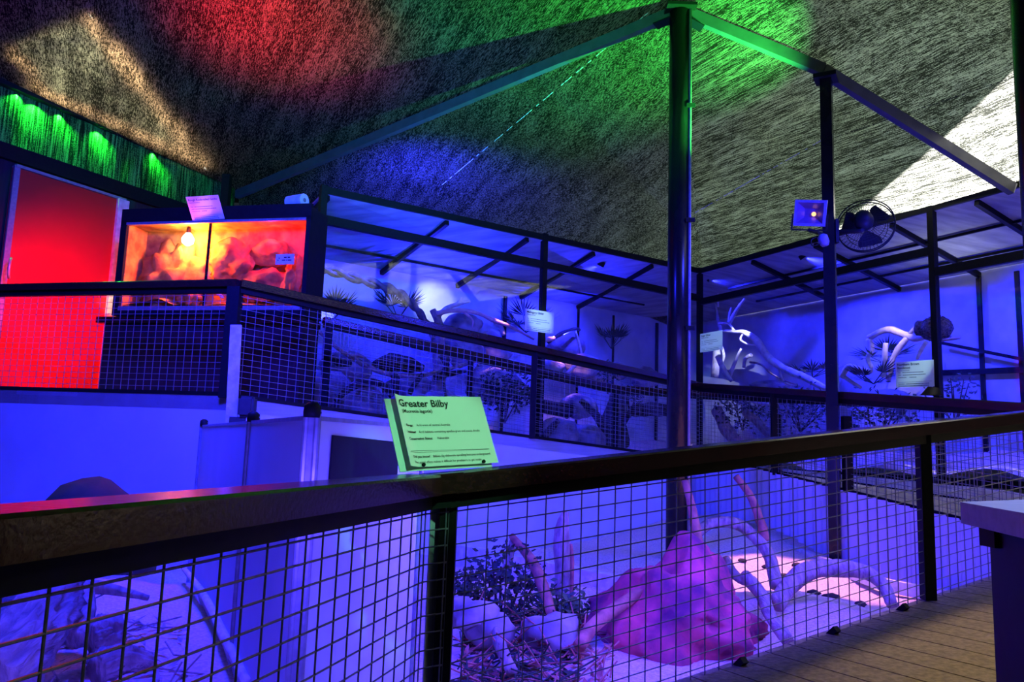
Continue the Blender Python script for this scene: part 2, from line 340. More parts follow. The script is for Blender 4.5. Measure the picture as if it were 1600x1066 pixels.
def ramp_floor(name, top_pts):
    b = bmesh.new(); a = [b.verts.new(p) for p in top_pts]; c = [b.verts.new(p-V((0, 0, .12))) for p in top_pts]; n = len(a)
    b.faces.new(a); b.faces.new(c[::-1])
    for i in range(n): b.faces.new((a[i], c[i], c[(i+1) % n], a[(i+1) % n]))
    return struct(obj(name, b, M['board']))
dz = lambda p, d=.93: V((p.x, p.y, p.z-d))
ramp_floor('floor_ramp', [dz(M1)+V((0, 0, 0)), dz(J), dz(O2+V((.15, .5, 0))), dz(O1+En*.3), dz(O0+En*.3)])
ramp_floor('floor_landing', [dz(M0a), dz(M1), dz(O0+En*.3), V((-2.0, 8.2, 1.38)), V((-5.0, 9.2, 1.4)), V((-6.0, 7.2, 1.44))])
kz = lambda p, d=.86: V((p.x, p.y, p.z-d))
ramp_floor('floor_ramp_east', [kz(J), kz(V((2.75, 7.75, 1.76))), kz(K), V((K.x+1.6, K.y+.4, K.z-.86)), V((4.6, 7.3, .85)), dz(O2+V((.15, .5, 0)))])
# pit floor
def pz(x, y):
    s = lambda e0, e1, v: max(0, min(1, (v-e0)/(e1-e0)))
    z = .10+.28*s(6.0, 8.0, y)*s(.6, 2.2, x)+.05*NZ.noise(V((x*1.3, y*1.3, 0)))+.018*NZ.noise(V((x*6, y*6, 2)))
    z += .14*math.exp(-((x-1.9)**2+(y-5.1)**2)/.3)+.10*math.exp(-((x+2.3)**2+(y-4.2)**2)/.9)
    return z
pit = [V((La.x, La.y, 0)), V((L1.x, L1.y, 0)), V((P1.x, P1.y, 0)), V((K.x, K.y, 0)), V((J.x, J.y, 0)), V((M1.x, M1.y, 0)), V((M0a.x, M0a.y, 0))]
def inside(x, y, poly):
    c = False; n = len(poly)
    for i in range(n):
        a, b_ = poly[i], poly[i-1]
        if (a.y > y) != (b_.y > y) and x < (b_.x-a.x)*(y-a.y)/(b_.y-a.y)+a.x: c = not c
    return c
b = bmesh.new(); S = .07; g = {}
for i in range(int(9.4/S)):
    for j in range(int(9.6/S)):
        x, y = -5.6+i*S, .1+j*S
        if not inside(x+S/2, y+S/2, pit): continue
        vs = []
        for a, c in ((i, j), (i+1, j), (i+1, j+1), (i, j+1)):
            if (a, c) not in g:
                X, Y = -5.6+a*S, .1+c*S; g[a, c] = b.verts.new((X, Y, pz(X, Y)))
            vs.append(g[a, c])
        b.faces.new(vs)
sd = obj('floor_sand', b, M['sand'], smooth=True); struct(sd, 'sand covering the floor of the sunken pit')
def vwall(name, a, b_, z0, za, zb, m, th=.05, side=None):
    b = bmesh.new(); d = ndir(a, b_); n = V((-d.y, d.x, 0))*th
    A, B = V((a.x, a.y, 0)), V((b_.x, b_.y, 0))
    vs = [b.verts.new(p) for p in (A+V((0, 0, z0)), B+V((0, 0, z0)), B+V((0, 0, zb)), A+V((0, 0, za)))]
    ws = [b.verts.new(v.co+n) for v in vs]
    b.faces.new(vs); b.faces.new(ws[::-1])
    for i in range(4): b.faces.new((vs[i], ws[i], ws[(i+1) % 4], vs[(i+1) % 4]))
    return struct(obj(name, b, m))
vwall('wall_pit_landing', M0a, M1, -.3, M0a.z-.93, M1.z-.93, M['wallp'])
vwall('wall_pit_ramp', M1, J, -.3, M1.z-.94, J.z-.94, M['wallp'])
vwall('wall_pit_entry', P1+V((.02, .02, 0)), K, -.1, .12, deckz(K)-.05, M['wallp'], -.04)
vwall('wall_pit_near', La+V((0, 0, 0)), L1, -.1, .12, .12, M['wallp'], -.04)
b = bmesh.new(); d = ndir(K, J); n = V((-d.y, d.x, 0)); ln = (V((K.x, K.y, 0))-V((J.x, J.y, 0))).length; NN = 420; pr = None
for i in range(NN+1):
    s = i/NN*ln; p = V((K.x, K.y, 0))+d*s; o_ = n*(.022*math.sin(s*2*math.pi/.12)+.03)
    zt = (K.z-.86)+(J.z-K.z)*s/ln
    cur = (b.verts.new(p+o_+V((0, 0, -.2))), b.verts.new(p+o_+V((0, 0, zt))))
    if pr: b.faces.new((pr[0], cur[0], cur[1], pr[1]))
    pr = cur
struct(obj('wall_corrugated', b, M['corr'], smooth=True), 'corrugated metal wall of the sunken pit')
b = bmesh.new(); bar(b, V((J.x, J.y, .33))-n*.05, V((2.78, 6.0, .17))-n*.05, .05, .09); bar(b, V((2.78, 6.0, .17))-n*.05, V((K.x, K.y, .15))-n*.05, .05, .09)
struct(obj('trim_1', b, M['palewood'])).name = 'trim_1'
# small sheet-metal partition standing in the pit: two panels meeting at a capped post
D0, D1, D2 = V((-.6, 2.39, 1.19)), V((-1.12, 3.44, 1.19)), V((-.375, 3.3, 1.19))
part = thing('partition_fence', (D0.x, D0.y, .1), 'low pale sheet metal partition with round-capped aluminium posts inside the pit', 'partition')
Dn = D1+(D1-D0)*1.9
b = bmesh.new(); bar(b, D0-V((0, 0, .57)), Dn-V((0, 0, .57)), .02, 1.08); obj('panel', b, M['wallp'], part)
b = bmesh.new(); bar(b, D0-V((0, 0, .57)), D2-V((0, 0, .57)), .02, 1.08); pnl = obj('panel', b, M['wallp'], part)
dd = ndir(D0, D2); dn = V((dd.y, -dd.x, 0)); dn = dn if dn.y < 0 else -dn
b = bmesh.new(); q0 = lerp(D0, D2, .12)+dn*.014-V((0, 0, .155)); q1 = lerp(D0, D2, .72)+dn*.014-V((0, 0, .17)); bar(b, q0, q1, .006, .16); wn_ = obj('dark_window', b, M['black'], pnl)
def dpost(p):
    b = bmesh.new()
    for dx in (-.016, .016):
        lathe(b, (p.x+dx, p.y, 0), [(.012, .05), (.012, 1.19)], n=10)
    box(b, (p.x-.022, p.y-.008, .05), (p.x+.022, p.y+.008, 1.175)); o_ = obj('post', b, M['alu'], part, smooth=False)
    b = bmesh.new(); lathe(b, (p.x, p.y, 0), [(.026, 1.165), (.028, 1.18), (.026, 1.2), (.012, 1.212)], n=16); obj('cap', b, M['black'], o_, smooth=True)
for p in (D0, D1, Dn, D2): dpost(p)
b = bmesh.new(); bar(b, D0+V((0, 0, -.026)), Dn+V((0, 0, -.026)), .026, .014); bar(b, D0+V((0, 0, -.026)), D2+V((0, 0, -.026)), .026, .014); obj('top_rail', b, M['alu'], part)
# timber kerb across the sand
ka, kb = PD(712, 876, 6.9), PD(990, 914, 5.5)
b = bmesh.new(); bar(b, V((ka.x, ka.y, .17)), V((kb.x, kb.y, .15)), .09, .16); bar(b, V((ka.x, ka.y, .05)), V((kb.x, kb.y, .04)), .12, .16)
tag(obj('sleeper', b, M['palewood']), 'straight grey timber edging laid across the pit sand behind the shrubs', 'edging')
# pale strip painting the lit post face, and box at the landing corner
b = bmesh.new(); p = PD(363, 600, 6.12); q = PD(356, 688, 6.12); bar(b, PD(369, 508, 6.1), PD(360, 690, 6.1), .085, .02, up=(0, 1, 0))
tag(obj('post_plate', b, M['palewood']), 'pale vertical strip added as the lit face of the landing corner post', 'plate')
bx = thing('junction_box', PD(384, 680, 6.1), 'dark rounded box with a pale lower block beside the landing corner post', 'box')
c = PD(385, 640, 6.05); b = bmesh.new(); box(b, (c.x-.055, c.y-.05, c.z-.06), (c.x+.065, c.y+.06, c.z+.1)); bmesh.ops.bevel(b, geom=b.edges[:], offset=.018, segments=3, affect='EDGES'); obj('case', b, M['box'], bx)
b = bmesh.new(); box(b, (c.x-.12, c.y-.02, c.z-.2), (c.x+.01, c.y+.10, c.z-.06)); obj('bracket', b, M['box'], bx)
b = bmesh.new(); box(b, (c.x+.01, c.y-.02, c.z-.2), (c.x+.065, c.y+.06, c.z-.062)); obj('block', b, M['palewood'], bx)
# ------------------------------------------------------------------ timber counter at the deck edge
c0 = PD(1500, 783, 1.3)
ct = thing('timber_counter', (c0.x+.3, c0.y-.2, .15), 'dark timber counter with a pale thick top at the deck edge', 'counter')
a1, a2, a3 = V((c0.x-.075, .93, 0)), V((c0.x+1.1, .6, 0)), V((c0.x+1.35, 2.35, 0)); cc = V((c0.x, c0.y, 0))
b = bmesh.new(); prism(b, [cc, a1, a2, a3], 1.0, 1.034); obj('counter_top', b, mat('counter_top', (.5, .36, .36), .35, c2=(.4, .28, .28), scale=8, stretch=(1, 8, 8)), ct)
inn = lambda p: p+(V((c0.x+.6, 1.4, 0))-p)*.085
b = bmesh.new(); prism(b, [inn(cc), inn(a1), inn(a2), inn(a3)], .05, 1.0); obj('body', b, M['steel'], ct)
b = bmesh.new(); q = cc+V((.035, -.01, 0)); box(b, (q.x, q.y-.02, .965), (q.x+.03, q.y+.02, 1.0)); obj('bracket', b, M['black'], ct)
# ------------------------------------------------------------------ roof: poles, beams, shade cloth
A = V((1.5, 7.0, 5.37)); B1 = V((-3.85, 10.4, 4.47)); B2 = V((4.88, 7.4, 3.84)); CB = V((2.95, 11.95, 3.92))
pole = thing('roof_pole', (1.5, 7, .2), 'tall round dark steel pole at the peak of the shade roof', 'pole')
b = bmesh.new(); lathe(b, (1.5, 7, 0), [(.095, 0.), (.095, 5.3)], n=32); obj('shaft', b, M['polesteel'], pole, smooth=True)
b = bmesh.new(); lathe(b, (1.59, 6.94, 0), [(.014, .3), (.014, 5.3)], n=10); obj('conduit', b, M['alu'], pole, smooth=True)
for z in (4.3, 3.2, 2.2):
    b = bmesh.new(); bar(b, (1.55, 6.905, z), (1.63, 6.905, z), .01, .04); obj('clip', b, M['black'], pole)
b = bmesh.new(); box(b, (1.36, 6.86, 5.28), (1.64, 7.14, 5.31)); obj('cap_plate', b, M['steel'], pole)
SP = V((2.86, 6.92, 0))
pole2 = thing('roof_pole', (SP.x, SP.y, .15), 'square dark steel pole carrying the floodlight and the fan', 'pole')
b = bmesh.new(); d45 = V((.5, .866, 0)); bar(b, SP+V((0, 0, 0.05)), SP+V((0, 0, 4.66)), .1, .1, up=d45); obj('shaft', b, M['polesteel'], pole2)
b = bmesh.new(); bar(b, SP+V((0, 0, 4.6)), SP+V((0, 0, 4.64)), .2, .2, up=d45); obj('cap_plate', b, M['steel'], pole2)
b = bmesh.new(); lathe(b, (2.108, 3.0, 0), [(.085, .0), (.085, 4.9)], n=28)
tag(obj('roof_pole', b, M['polesteel'], smooth=True), 'nearest roof pole, dark, cut by the picture border beside the bright cloth', 'pole')
def beam(label, *pts):
    t = thing('roof_beam', pts[0], label, 'beam')
    b = bmesh.new()
    for p, q in zip(pts, pts[1:]): bar(b, p, q, .07, .11)
    obj('tube_section', b, M['beam'], t)
    b = bmesh.new(); p, q = V(pts[0]), V(pts[-1]); d = (q-p).normalized(); bar(b, p+V((0, 0, -.06)), p+d*.25+V((0, 0, -.06)), .12, .012); obj('end_plate', b, M['steel'], t)
dn_ = V((0, 0, -.07))
beam('long sloping roof beam from the round pole down to the corner behind the terrarium', A+dn_, B1+dn_)
beam('sloping roof beam from the round pole over the square pole to the bright roof corner', A+dn_, V((2.86, 6.98, 4.73)), B2+dn_)
def cloth(name, polys, m, sag=.06, cuts=14):
    b = bmesh.new()
    for poly in polys:
        c = sum((V(p) for p in poly), V())/len(poly)
        vs = [b.verts.new(p) for p in poly]; b.faces.new(vs)
    bmesh.ops.remove_doubles(b, verts=b.verts[:], dist=.001)
    bmesh.ops.triangulate(b, faces=b.faces[:])
    return obj(name, b, m, origin=(0, 0, 0))
LW0, LW1 = V((-5.40, 7.79, 4.68)), V((-7.0, 4.9, 4.85))
N0, N1, N2, N3 = V((-3.6, -1.5, 5.2)), V((1.6, -1.5, 5.6)), V((6.4, -1.5, 5.0)), V((6.0, 5.6, 3.95))
polys = [[A, B1, CB], [A, CB, B2], [B1, V((-4.3, 12.6, 3.2)), V((2.95, 14.2, 3.1)), CB], [A, N1, N0, LW1], [A, LW1, LW0], [A, LW0, B1], [A, B2, N3], [A, N3, N2, N1]]
ce = struct(cloth('ceiling', polys, M['shade']), 'knitted shade cloth roof')
# seams of the cloth widths
wd_ = V((-.447, .894, 0))
# added unseen layer shaping sunlight: blocker and sail above the cloth, far corner open
def on_plane(px, py, a, b_, c_):
    n = (b_-a).cross(c_-a); r = ray(px, py); o_ = V((0, 0, EYE)); return o_+r*((a-o_).dot(n)/r.dot(n))
ZT = 6.3
def shadow_from(p):                                        # where the light that lands at p passes the upper layer
    return p-SUNDIR*((ZT-p.z)/-SUNDIR.z)
e1 = shadow_from(on_plane(1290, 372, A, CB, B2)); e2 = shadow_from(on_plane(1440, 245, A, CB, B2)); e3 = shadow_from(on_plane(1600, 110, A, B2, N3))
tri = [shadow_from(on_plane(px, py, A, LW1, LW0)) for px, py in ((140, 22), (330, 262), (60, 150), (8, 78))]
s1 = [shadow_from(on_plane(px, py, A, B1, CB)) for px, py in ((1230, 20), (960, 420))]
def sheet(name, fn, m, z):
    b = bmesh.new(); S = .06; g = {}
    for i in range(int(17/S)):
        for j in range(int(20/S)):
            x, y = -7.5+i*S, -3+j*S
            if not fn(x+S/2, y+S/2): continue
            vs = []
            for a, c in ((i, j), (i+1, j), (i+1, j+1), (i, j+1)):
                if (a, c) not in g: g[a, c] = b.verts.new((-7.5+a*S, -3+c*S, z))
                vs.append(g[a, c])
            b.faces.new(vs)
    bmesh.ops.dissolve_limit(b, angle_limit=.01, verts=b.verts[:], edges=b.edges[:])
    return struct(obj(name, b, m, origin=(0, 0, 0)))
def side(x, y, a, b_): return (b_.x-a.x)*(y-a.y)-(b_.y-a.y)*(x-a.x)
def lit(x, y): return side(x, y, e1, e2) < 0 if y > e2.y-1.5 or True else False
sgn = 1 if side(5.5, 9.5, e1, e2)*1 < 0 else -1
def open_corner(x, y): return side(x, y, e1, e2)*side(*(shadow_from(on_plane(1560, 240, A, CB, B2)).xy), e1, e2) > 0
def open_left(x, y): return inside(x, y, tri)
def thin(x, y): return side(x, y, s1[0], s1[1])*side(*(shadow_from(on_plane(1200, 200, A, CB, B2)).xy), s1[0], s1[1]) > 0
sheet('roof_sun_blocker', lambda x, y: not open_corner(x, y) and not open_left(x, y) and (not thin(x, y) or not thin(x-.12, y)), M['sun_blocker'], ZT)
sheet('roof_sun_diffuser', lambda x, y: (thin(x, y) and not open_corner(x, y)), M['diffuser'], ZT-.02)
def patch(name, fn, m):                                    # added unseen diffusers shaping sun sparkle just above the roof cloth
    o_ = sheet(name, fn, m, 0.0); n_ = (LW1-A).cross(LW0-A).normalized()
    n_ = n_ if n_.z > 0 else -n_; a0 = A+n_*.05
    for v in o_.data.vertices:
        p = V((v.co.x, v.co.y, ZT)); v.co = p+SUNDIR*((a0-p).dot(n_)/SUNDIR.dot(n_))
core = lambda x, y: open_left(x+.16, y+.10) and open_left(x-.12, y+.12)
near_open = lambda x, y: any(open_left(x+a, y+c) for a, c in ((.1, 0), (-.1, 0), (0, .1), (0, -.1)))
patch('sun_patch_diffuser', lambda x, y: open_left(x, y) and core(x, y), M['sparkle_diffuser'])
patch('sun_patch_edge_diffuser', lambda x, y: near_open(x, y) and not (open_left(x, y) and core(x, y)), M['edge_diffuser'])
for k_, seam in enumerate((((1012, 18), (690, 288), A, B1, CB), ((1282, 218), (1084, 332), A, CB, B2), ((1590, 116), (1300, 214), A, B2, N3))):
    q0, q1 = on_plane(*seam[0], *seam[2:])-V((0, 0, .015)), on_plane(*seam[1], *seam[2:])-V((0, 0, .015)); b = bmesh.new(); n_ = 60
    for i in range(n_):
        if NZ.noise(V((i*.9, k_*5, 0))) > -.12: rod(b, lerp(q0, q1, i/n_), lerp(q0, q1, (i+.75)/n_), .004, 5)
    o_ = obj('seam_stitching', b, M['paper'] if k_ < 2 else M['black'], ce)
# side walls
def dl(d): return V((-5.34+.5545*(d-7.9), d, 0))
a_, b_ = dl(5.0), dl(10.5)
vwall('wall_west', a_, b_, 1.0, 3.93, 3.93, M['cabinet'], .06)
b = bmesh.new(); nb = 90
for i in range(nb):
    p, q = lerp(a_, b_, i/nb), lerp(a_, b_, (i+1)/nb); o1 = V((.02*math.sin(i*1.1), 0, 0)); o2 = V((.02*math.sin(i*1.1+1.1), 0, 0))
    quad(b, p+o1+V((0, 0, 3.9)), q+o2+V((0, 0, 3.9)), q+o2+V((0, 0, 4.72)), p+o1+V((0, 0, 4.8)))
bmesh.ops.remove_doubles(b, verts=b.verts[:], dist=.0005)
struct(obj('wall_west_cloth', b, M['greenwall'], origin=(0, 0, 0)), 'green shade cloth above the door wall')
b = bmesh.new(); bar(b, dl(5.0)+V((.06, 0, 3.96)), dl(10.4)+V((.06, 0, 3.96)), .06, .16); struct(obj('trim_2', b, M['steel']))
b = bmesh.new(); bar(b, dl(5.0)+V((.05, 0, 4.8)), dl(10.5)+V((.05, 0, 4.6)), .08, .12); struct(obj('trim_3', b, M['steel']))
k = 0
for px, py in ((28, 118), (58, 134), (96, 158), (156, 189), (240, 235)):  # added lights and cases standing in for daylight through the eave gap
    p = PV(px, py, a_, b_)+V((.032, -.016, 0)); p.z = 4.64-.015*k; t = tag(empty('added_eave_light', p), ['first','second','third','fourth','last'][k]+' tiny added green eave light above the cloth wall, counted from the door side', 'lamp', 'added green eave lights'); k += 1
    b = bmesh.new(); bar(b, p+V((-.01, -.05, .02)), p+V((.02, .05, .02)), .03, .03); obj('case', b, M['black'], t)
    lamp('SPOT', 'eave_daylight_fill', p+V((.0, -.0, -.02)), GR, 55, p+V((-.03, .015, -.5)), .004, 130, 1)
vwall('wall_back', V((-5.2, 10.9, 0)), V((-2.6, 12.9, 0)), .5, 4.3, 4.3, M['wallp'])
b = bmesh.new(); p = PD(353, 300, 9.9); box(b, (p.x-.05, p.y-.05, 1.4), (p.x+.05, p.y+.05, 4.5))
tag(obj('corner_post', b, M['steel']), 'dark roof post standing behind the terrarium and its paper sign', 'post')
# ------------------------------------------------------------------ red door
d0, d1 = dl(7.9)+V((.07, -.03, 0)), dl(9.0)+V((.07, -.03, 0))
dr = empty('door_1', (d0.x, d0.y, 1.42)); struct(dr, 'tall red sheet metal door')
b = bmesh.new(); bar(b, d0+V((0, 0, 2.62)), d1+V((0, 0, 2.62)), .04, 2.38); obj('door_leaf', b, M['door'], dr)
b = bmesh.new(); bar(b, d0+V((.0, 0, 2.62)), d0+V((.03, .05, 2.62)), .06, 2.42); bar(b, d0+V((.02, 0, 3.83)), d1+V((.02, 0, 3.83)), .05, .03); obj('door_frame', b, M['alu'], dr)
b = bmesh.new(); bar(b, d1+V((-.015, -.10, 2.62)), d1+V((.05, .02, 2.62)), .05, 2.40); obj('door_jamb', b, M['palewood'], dr)
b = bmesh.new(); hp = PD(14, 420, 7.75)+V((.03, -.06, 0)); tube(b, [hp+V((0, .03, -.1)), hp+V((.03, -.03, -.06)), hp+V((.03, -.03, .06)), hp+V((0, .03, .1))], .014); obj('door_handle', b, M['alu'], dr, smooth=True)
# ------------------------------------------------------------------ terrarium on its cabinet
TA, TB = V((-3.88, 7.6, 0)), V((-1.985, 7.2, 0)); Td = (TB-TA).normalized(); Tn = V((-Td.y, Td.x, 0)); TL = (TB-TA).length; DP = .30
def T(s, w_, z): return TA+Td*s+Tn*w_+V((0, 0, z))
def tbox(bm, s0, s1, w0, w1, z0, z1):
    vs = [bm.verts.new(T(s, w_, z)) for s in (s0, s1) for w_ in (w0, w1) for z in (z0, z1)]
    for f in ((0, 1, 3, 2), (4, 6, 7, 5), (0, 4, 5, 1), (2, 3, 7, 6), (0, 2, 6, 4), (1, 5, 7, 3)): bm.faces.new([vs[i] for i in f])
Z0, Z1 = 2.30, 3.17
tr = thing('terrarium', T(TL/2, .2, 2.24), 'wide black-framed terrarium glowing red with a bright heat lamp inside', 'terrarium')
b = bmesh.new(); tbox(b, -.07, TL+.045, -.01, DP+.05, Z0-.06, Z0); obj('base', b, M['black'], tr)
b = bmesh.new(); tbox(b, -.07, TL+.045, -.01, .03, Z1, Z1+.15); tbox(b, -.07, TL+.045, .03, DP+.05, Z1+.03, Z1+.12); obj('top_panel', b, M['black'], tr)
for s0, s1 in ((-.07, 0), (TL, TL+.045)):
    b = bmesh.new(); tbox(b, s0, s1, -.01, DP+.05, Z0, Z1+.03); obj('side_panel', b, M['black'], tr)
b = bmesh.new(); tbox(b, 0, .006, .02, DP, Z0, Z1); tbox(b, TL-.006, TL, .02, DP, Z0, Z1); tbox(b, .006, TL-.006, .02, DP, Z1, Z1+.012); obj('lining', b, M['orock'], tr)
b = bmesh.new(); tbox(b, 0, TL, DP, DP+.04, Z0, Z1+.03); obj('back_panel', b, M['orock'], tr)
b = bmesh.new(); tbox(b, 0, TL, -.02, .012, Z1-.015, Z1+.01); tbox(b, 0, TL, -.02, .012, Z0-.01, Z0+.03); obj('sliding_track', b, M['alu'], tr)
GS = .92
for s0, s1, w_ in ((.01, GS+.03, .012), (GS-.03, TL-.01, .022)):
    b = bmesh.new(); tbox(b, s0, s1, w_, w_+.005, Z0+.02, Z1-.01); obj('glass_pane', b, M['terra'], tr)
b = bmesh.new(); tbox(b, GS-.012, GS+.012, .0, .012, Z0+.02, Z1-.01); obj('pane_edge', b, M['timber'], tr)
b = bmesh.new(); tbox(b, TL-.29, TL-.10, -.004, -.001, 2.73, 2.83); lc = obj('label_card', b, M['paper'], tr)
cbn = thing('cabinet', T(TL/2, .2, 1.40), 'dark cabinet with a ledge under the terrarium', 'cabinet')
b = bmesh.new(); tbox(b, -.17, TL+.02, .03, .34, 1.41, 2.16); obj('body', b, M['cabinet'], cbn)
b = bmesh.new(); tbox(b, -.20, TL+.04, -.06, .36, 2.16, 2.22); obj('ledge', b, M['timber'], cbn)
b = bmesh.new(); tbox(b, TL*.56, TL-.02, .018, .03, 1.56, 2.10); obj('door', b, M['cabinet'], cbn)
b = bmesh.new(); tbox(b, .0, TL*.53, .018, .03, 1.56, 2.10); obj('door', b, M['cabinet'], cbn)
# contents
b = bmesh.new(); N = 40
for i in range(N):
    for j in range(10):
        pts = []
        for a, c in ((i, j), (i+1, j), (i+1, j+1), (i, j+1)):
            s, w_ = .01+a/N*(TL-.02), .04+c/10*(DP-.05); pts.append(T(s, w_, Z0+.05+.05*c/10+.02*NZ.noise(V((s*5, w_*5, 0)))+.07*math.exp(-((s-.35)/.16)**2)))
        quad(b, *pts)
bmesh.ops.remove_doubles(b, verts=b.verts[:], dist=.0005); tag(obj('sand_bed', b, M['orock'], smooth=True), 'orange-lit sand covering the terrarium floor', 'sand')['kind'] = 'stuff'
def trock(s, w_, z, sz, seed, label, amp=.3, m='orock'):
    b = bmesh.new(); blob(b, (0, 0, 0), sz, amp*1.7, seed, 4, 2.1)
    rot = Matrix.Rotation(math.atan2(Td.y, Td.x), 4, 'Z'); bmesh.ops.transform(b, matrix=rot, verts=b.verts); bmesh.ops.translate(b, vec=T(s, w_, z), verts=b.verts)
    return tag(obj('rock', b, M[m], smooth=True), label, 'rock')
trock(.40, .22, 2.60, (.30, .09, .36), 3, 'tall leaning orange rock at the door end of the terrarium', .35)
trock(1.06, .22, 2.80, (.25, .08, .23), 5, 'big yellow-white rock lit hardest beside the terrarium heat lamp', .3)
trock(1.46, .23, 2.90, (.20, .07, .14), 8, 'rounded magenta rock high at the back of the terrarium', .15)
trock(1.42, .21, 2.58, (.30, .08, .16), 9, 'low red rock shelf under the magenta rock in the terrarium', .2)
trock(.66, .13, 2.47, (.13, .07, .11), 11, 'small crumbly rock in front of the terrarium lamp', .4)
trock(1.76, .17, 2.62, (.09, .07, .22), 12, 'spiky rock at the label end of the terrarium', .5)
b = bmesh.new(); tube(b, [T(.62, .16, 2.52), T(.78, .16, 2.56), T(.9, .18, 2.53), T(1.0, .2, 2.45)], [.015, .03, .03, .012], 8, .3); tube(b, [T(.7, .14, 2.6), T(.82, .15, 2.585), T(.9, .18, 2.55)], [.008, .012, .012], 6)
tag(obj('driftwood', b, M['palewood'], smooth=True), 'bright knotted driftwood lying on the terrarium sand', 'branch')
hl = thing('heat_lamp', T(.585, .15, 3.19), 'glaring heat bulb hanging in the terrarium', 'lamp')
lc_ = T(.585, .15, 3.03); b = bmesh.new(); lathe(b, lc_, [(.015, -.055), (.052, -.028), (.06, .012), (.04, .05), (.02, .075)], n=20); obj('bulb', b, M['bulb'], hl, smooth=True)
b = bmesh.new(); lathe(b, lc_, [(.022, .072), (.022, .12), (.008, .16)], n=14); obj('socket', b, M['black'], hl)
lamp('POINT', 'heat_lamp_glow', T(.74, .09, 2.97), (1.0, .095, .010), 105, size=.05)
lamp('POINT', 'terrarium_fill', T(1.5, .12, 3.05), (1.0, .012, .08), 12, size=.05)
# paper roll and cable on top of the terrarium
rl = thing('paper_roll', T(1.70, .2, Z1+.12), 'white paper roll lying on top of the terrarium', 'roll')
rc = T(1.66, .14, Z1+.15+.065); ax = (Td*.9-Tn*.25).normalized()
b = bmesh.new(); lathe(b, rc, [(.022, 0), (.062, .002), (.064, .2), (.022, .202)], ax, 28); obj('paper', b, M['roll'], rl, smooth=False)
b = bmesh.new(); lathe(b, rc, [(.021, -.001), (.021, .203)], ax, 18); obj('core', b, M['card'], rl)
b = bmesh.new(); tube(b, [T(.98, .2, Z1+.125), T(1.2, .15, Z1+.16), T(1.45, .15, Z1+.155), T(1.6, .2, Z1+.13)], .006, 6)
tag(obj('cable', b, M['cable'], smooth=True), 'thin pale cable looping over the terrarium top', 'cable')
# ------------------------------------------------------------------ glazed enclosures
def enclosure(name, label, O, dv, nv, ln, posts, z_top, z_mid, z0, zback, depth, beams_at, e0=0., e1=0.):
    """front frame with glass, ceiling with rafters"""
    t = empty(name, O+dv*ln*.5+V((0, 0, z0))); struct(t, label)
    P = lambda s, w_, z: V((O.x, O.y, 0))+dv*s+nv*w_+V((0, 0, z))
    for s in posts:
        b = bmesh.new(); bar(b, P(s, 0, z0), P(s, 0, z_top(s)+.05), .07, .07, up=nv); obj('frame_post', b, M['steel'], t)
    b = bmesh.new()
    for s0, s1 in zip(posts, posts[1:]):
        bar(b, P(s0, 0, z_top(s0)), P(s1, 0, z_top(s1)), .06, .075); bar(b, P(s0, 0, z_mid(s0+.01)), P(s1, 0, z_mid(s1-.01)), .06, .095)
        bar(b, P(s0, 0, z0+.04), P(s1, 0, z0+.04), .05, .08)
    obj('frame_beams', b, M['steel'], t)
    for s0, s1 in zip(posts, posts[1:]):
        b = bmesh.new(); bar(b, P(s0+.035, 0, (z0+z_mid(s0+.01))/2), P(s1-.035, 0, (z0+z_mid(s1-.01))/2), .006, z_mid((s0+s1)/2)-z0-.1); obj('glass_pane', b, M['clear'], t)
    b = bmesh.new(); vs = [b.verts.new(p) for p in (P(0, 0, z_top(0)-.04), P(ln, 0, z_top(ln)-.04), P(ln+e1, depth, zback+.02), P(e0, depth, zback+.02))]
    b.faces.new(vs); ws = [b.verts.new(v.co+V((0, 0, .02))) for v in vs]; b.faces.new(ws[::-1])
    for i in range(4): b.faces.new((vs[i], ws[i], ws[(i+1) % 4], vs[(i+1) % 4]))
    obj('roof_panel', b, M['roofp'], t)
    for s in beams_at:
        b = bmesh.new(); bar(b, P(s, 0, z_top(s)-.07), P(s, depth, zback-.03), .05, .06); obj('rafter', b, M['steel'], t)
    b = bmesh.new()
    for f in (.36, .72):
        zz = lambda s: (z_top(s)-.06)*(1-f)+(zback-.02)*f
        bar(b, P(0, depth*f, zz(0)), P(ln, depth*f, zz(ln)), .03, .03)
    obj('purlins', b, M['steel'], t)
    return t, P
lnE = (V((EC.x, EC.y, 0))-V((E0.x, E0.y, 0))).length
sE = lambda px: (PE(px, 400)-V((E0.x, E0.y, 0))).to_2d().length
pE = [0.0, sE(850), lnE]
zt = lambda s: 3.72+.12*s/lnE
tE, EP = enclosure('window_1', 'glazed front of the glider enclosure', E0, Ed, En, lnE, pE, zt, lambda s: (3.40+.14*s/3 if s < 3.0 else 3.42), 1.0, 3.36, 1.6, [.05, 1.55, 2.75, 3.9, 5.05], 0, 1.95)
lnG = 6.4; sG = lambda px: (PR(px, 400)-V((EC.x, EC.y, 0))).to_2d().length
pG = [0.0, sG(1458), lnG]
tG, GP = enclosure('window_2', 'glazed front of the bandicoot enclosure', EC, Gd, Gn, lnG, pG, lambda s: 3.84, lambda s: (3.36 if s < pG[1]-.005 else 3.12), .85, 3.42, 1.6, [1.1, 2.2, 3.3, 4.3, 5.4], -1.95, 0)
def bw(name, P, s0, s1, w_, z0, z1, m):
    b = bmesh.new(); bar(b, P(s0, w_, (z0+z1)/2), P(s1, w_, (z0+z1)/2), .05, z1-z0); return struct(obj(name, b, m))
bw('wall_glider_back', EP, -.4, lnE+2.0, 1.63, .7, 3.40, M['white'])
bw('wall_bandicoot_back', GP, -2.0, lnG, 1.63, .6, 3.44, M['white'])
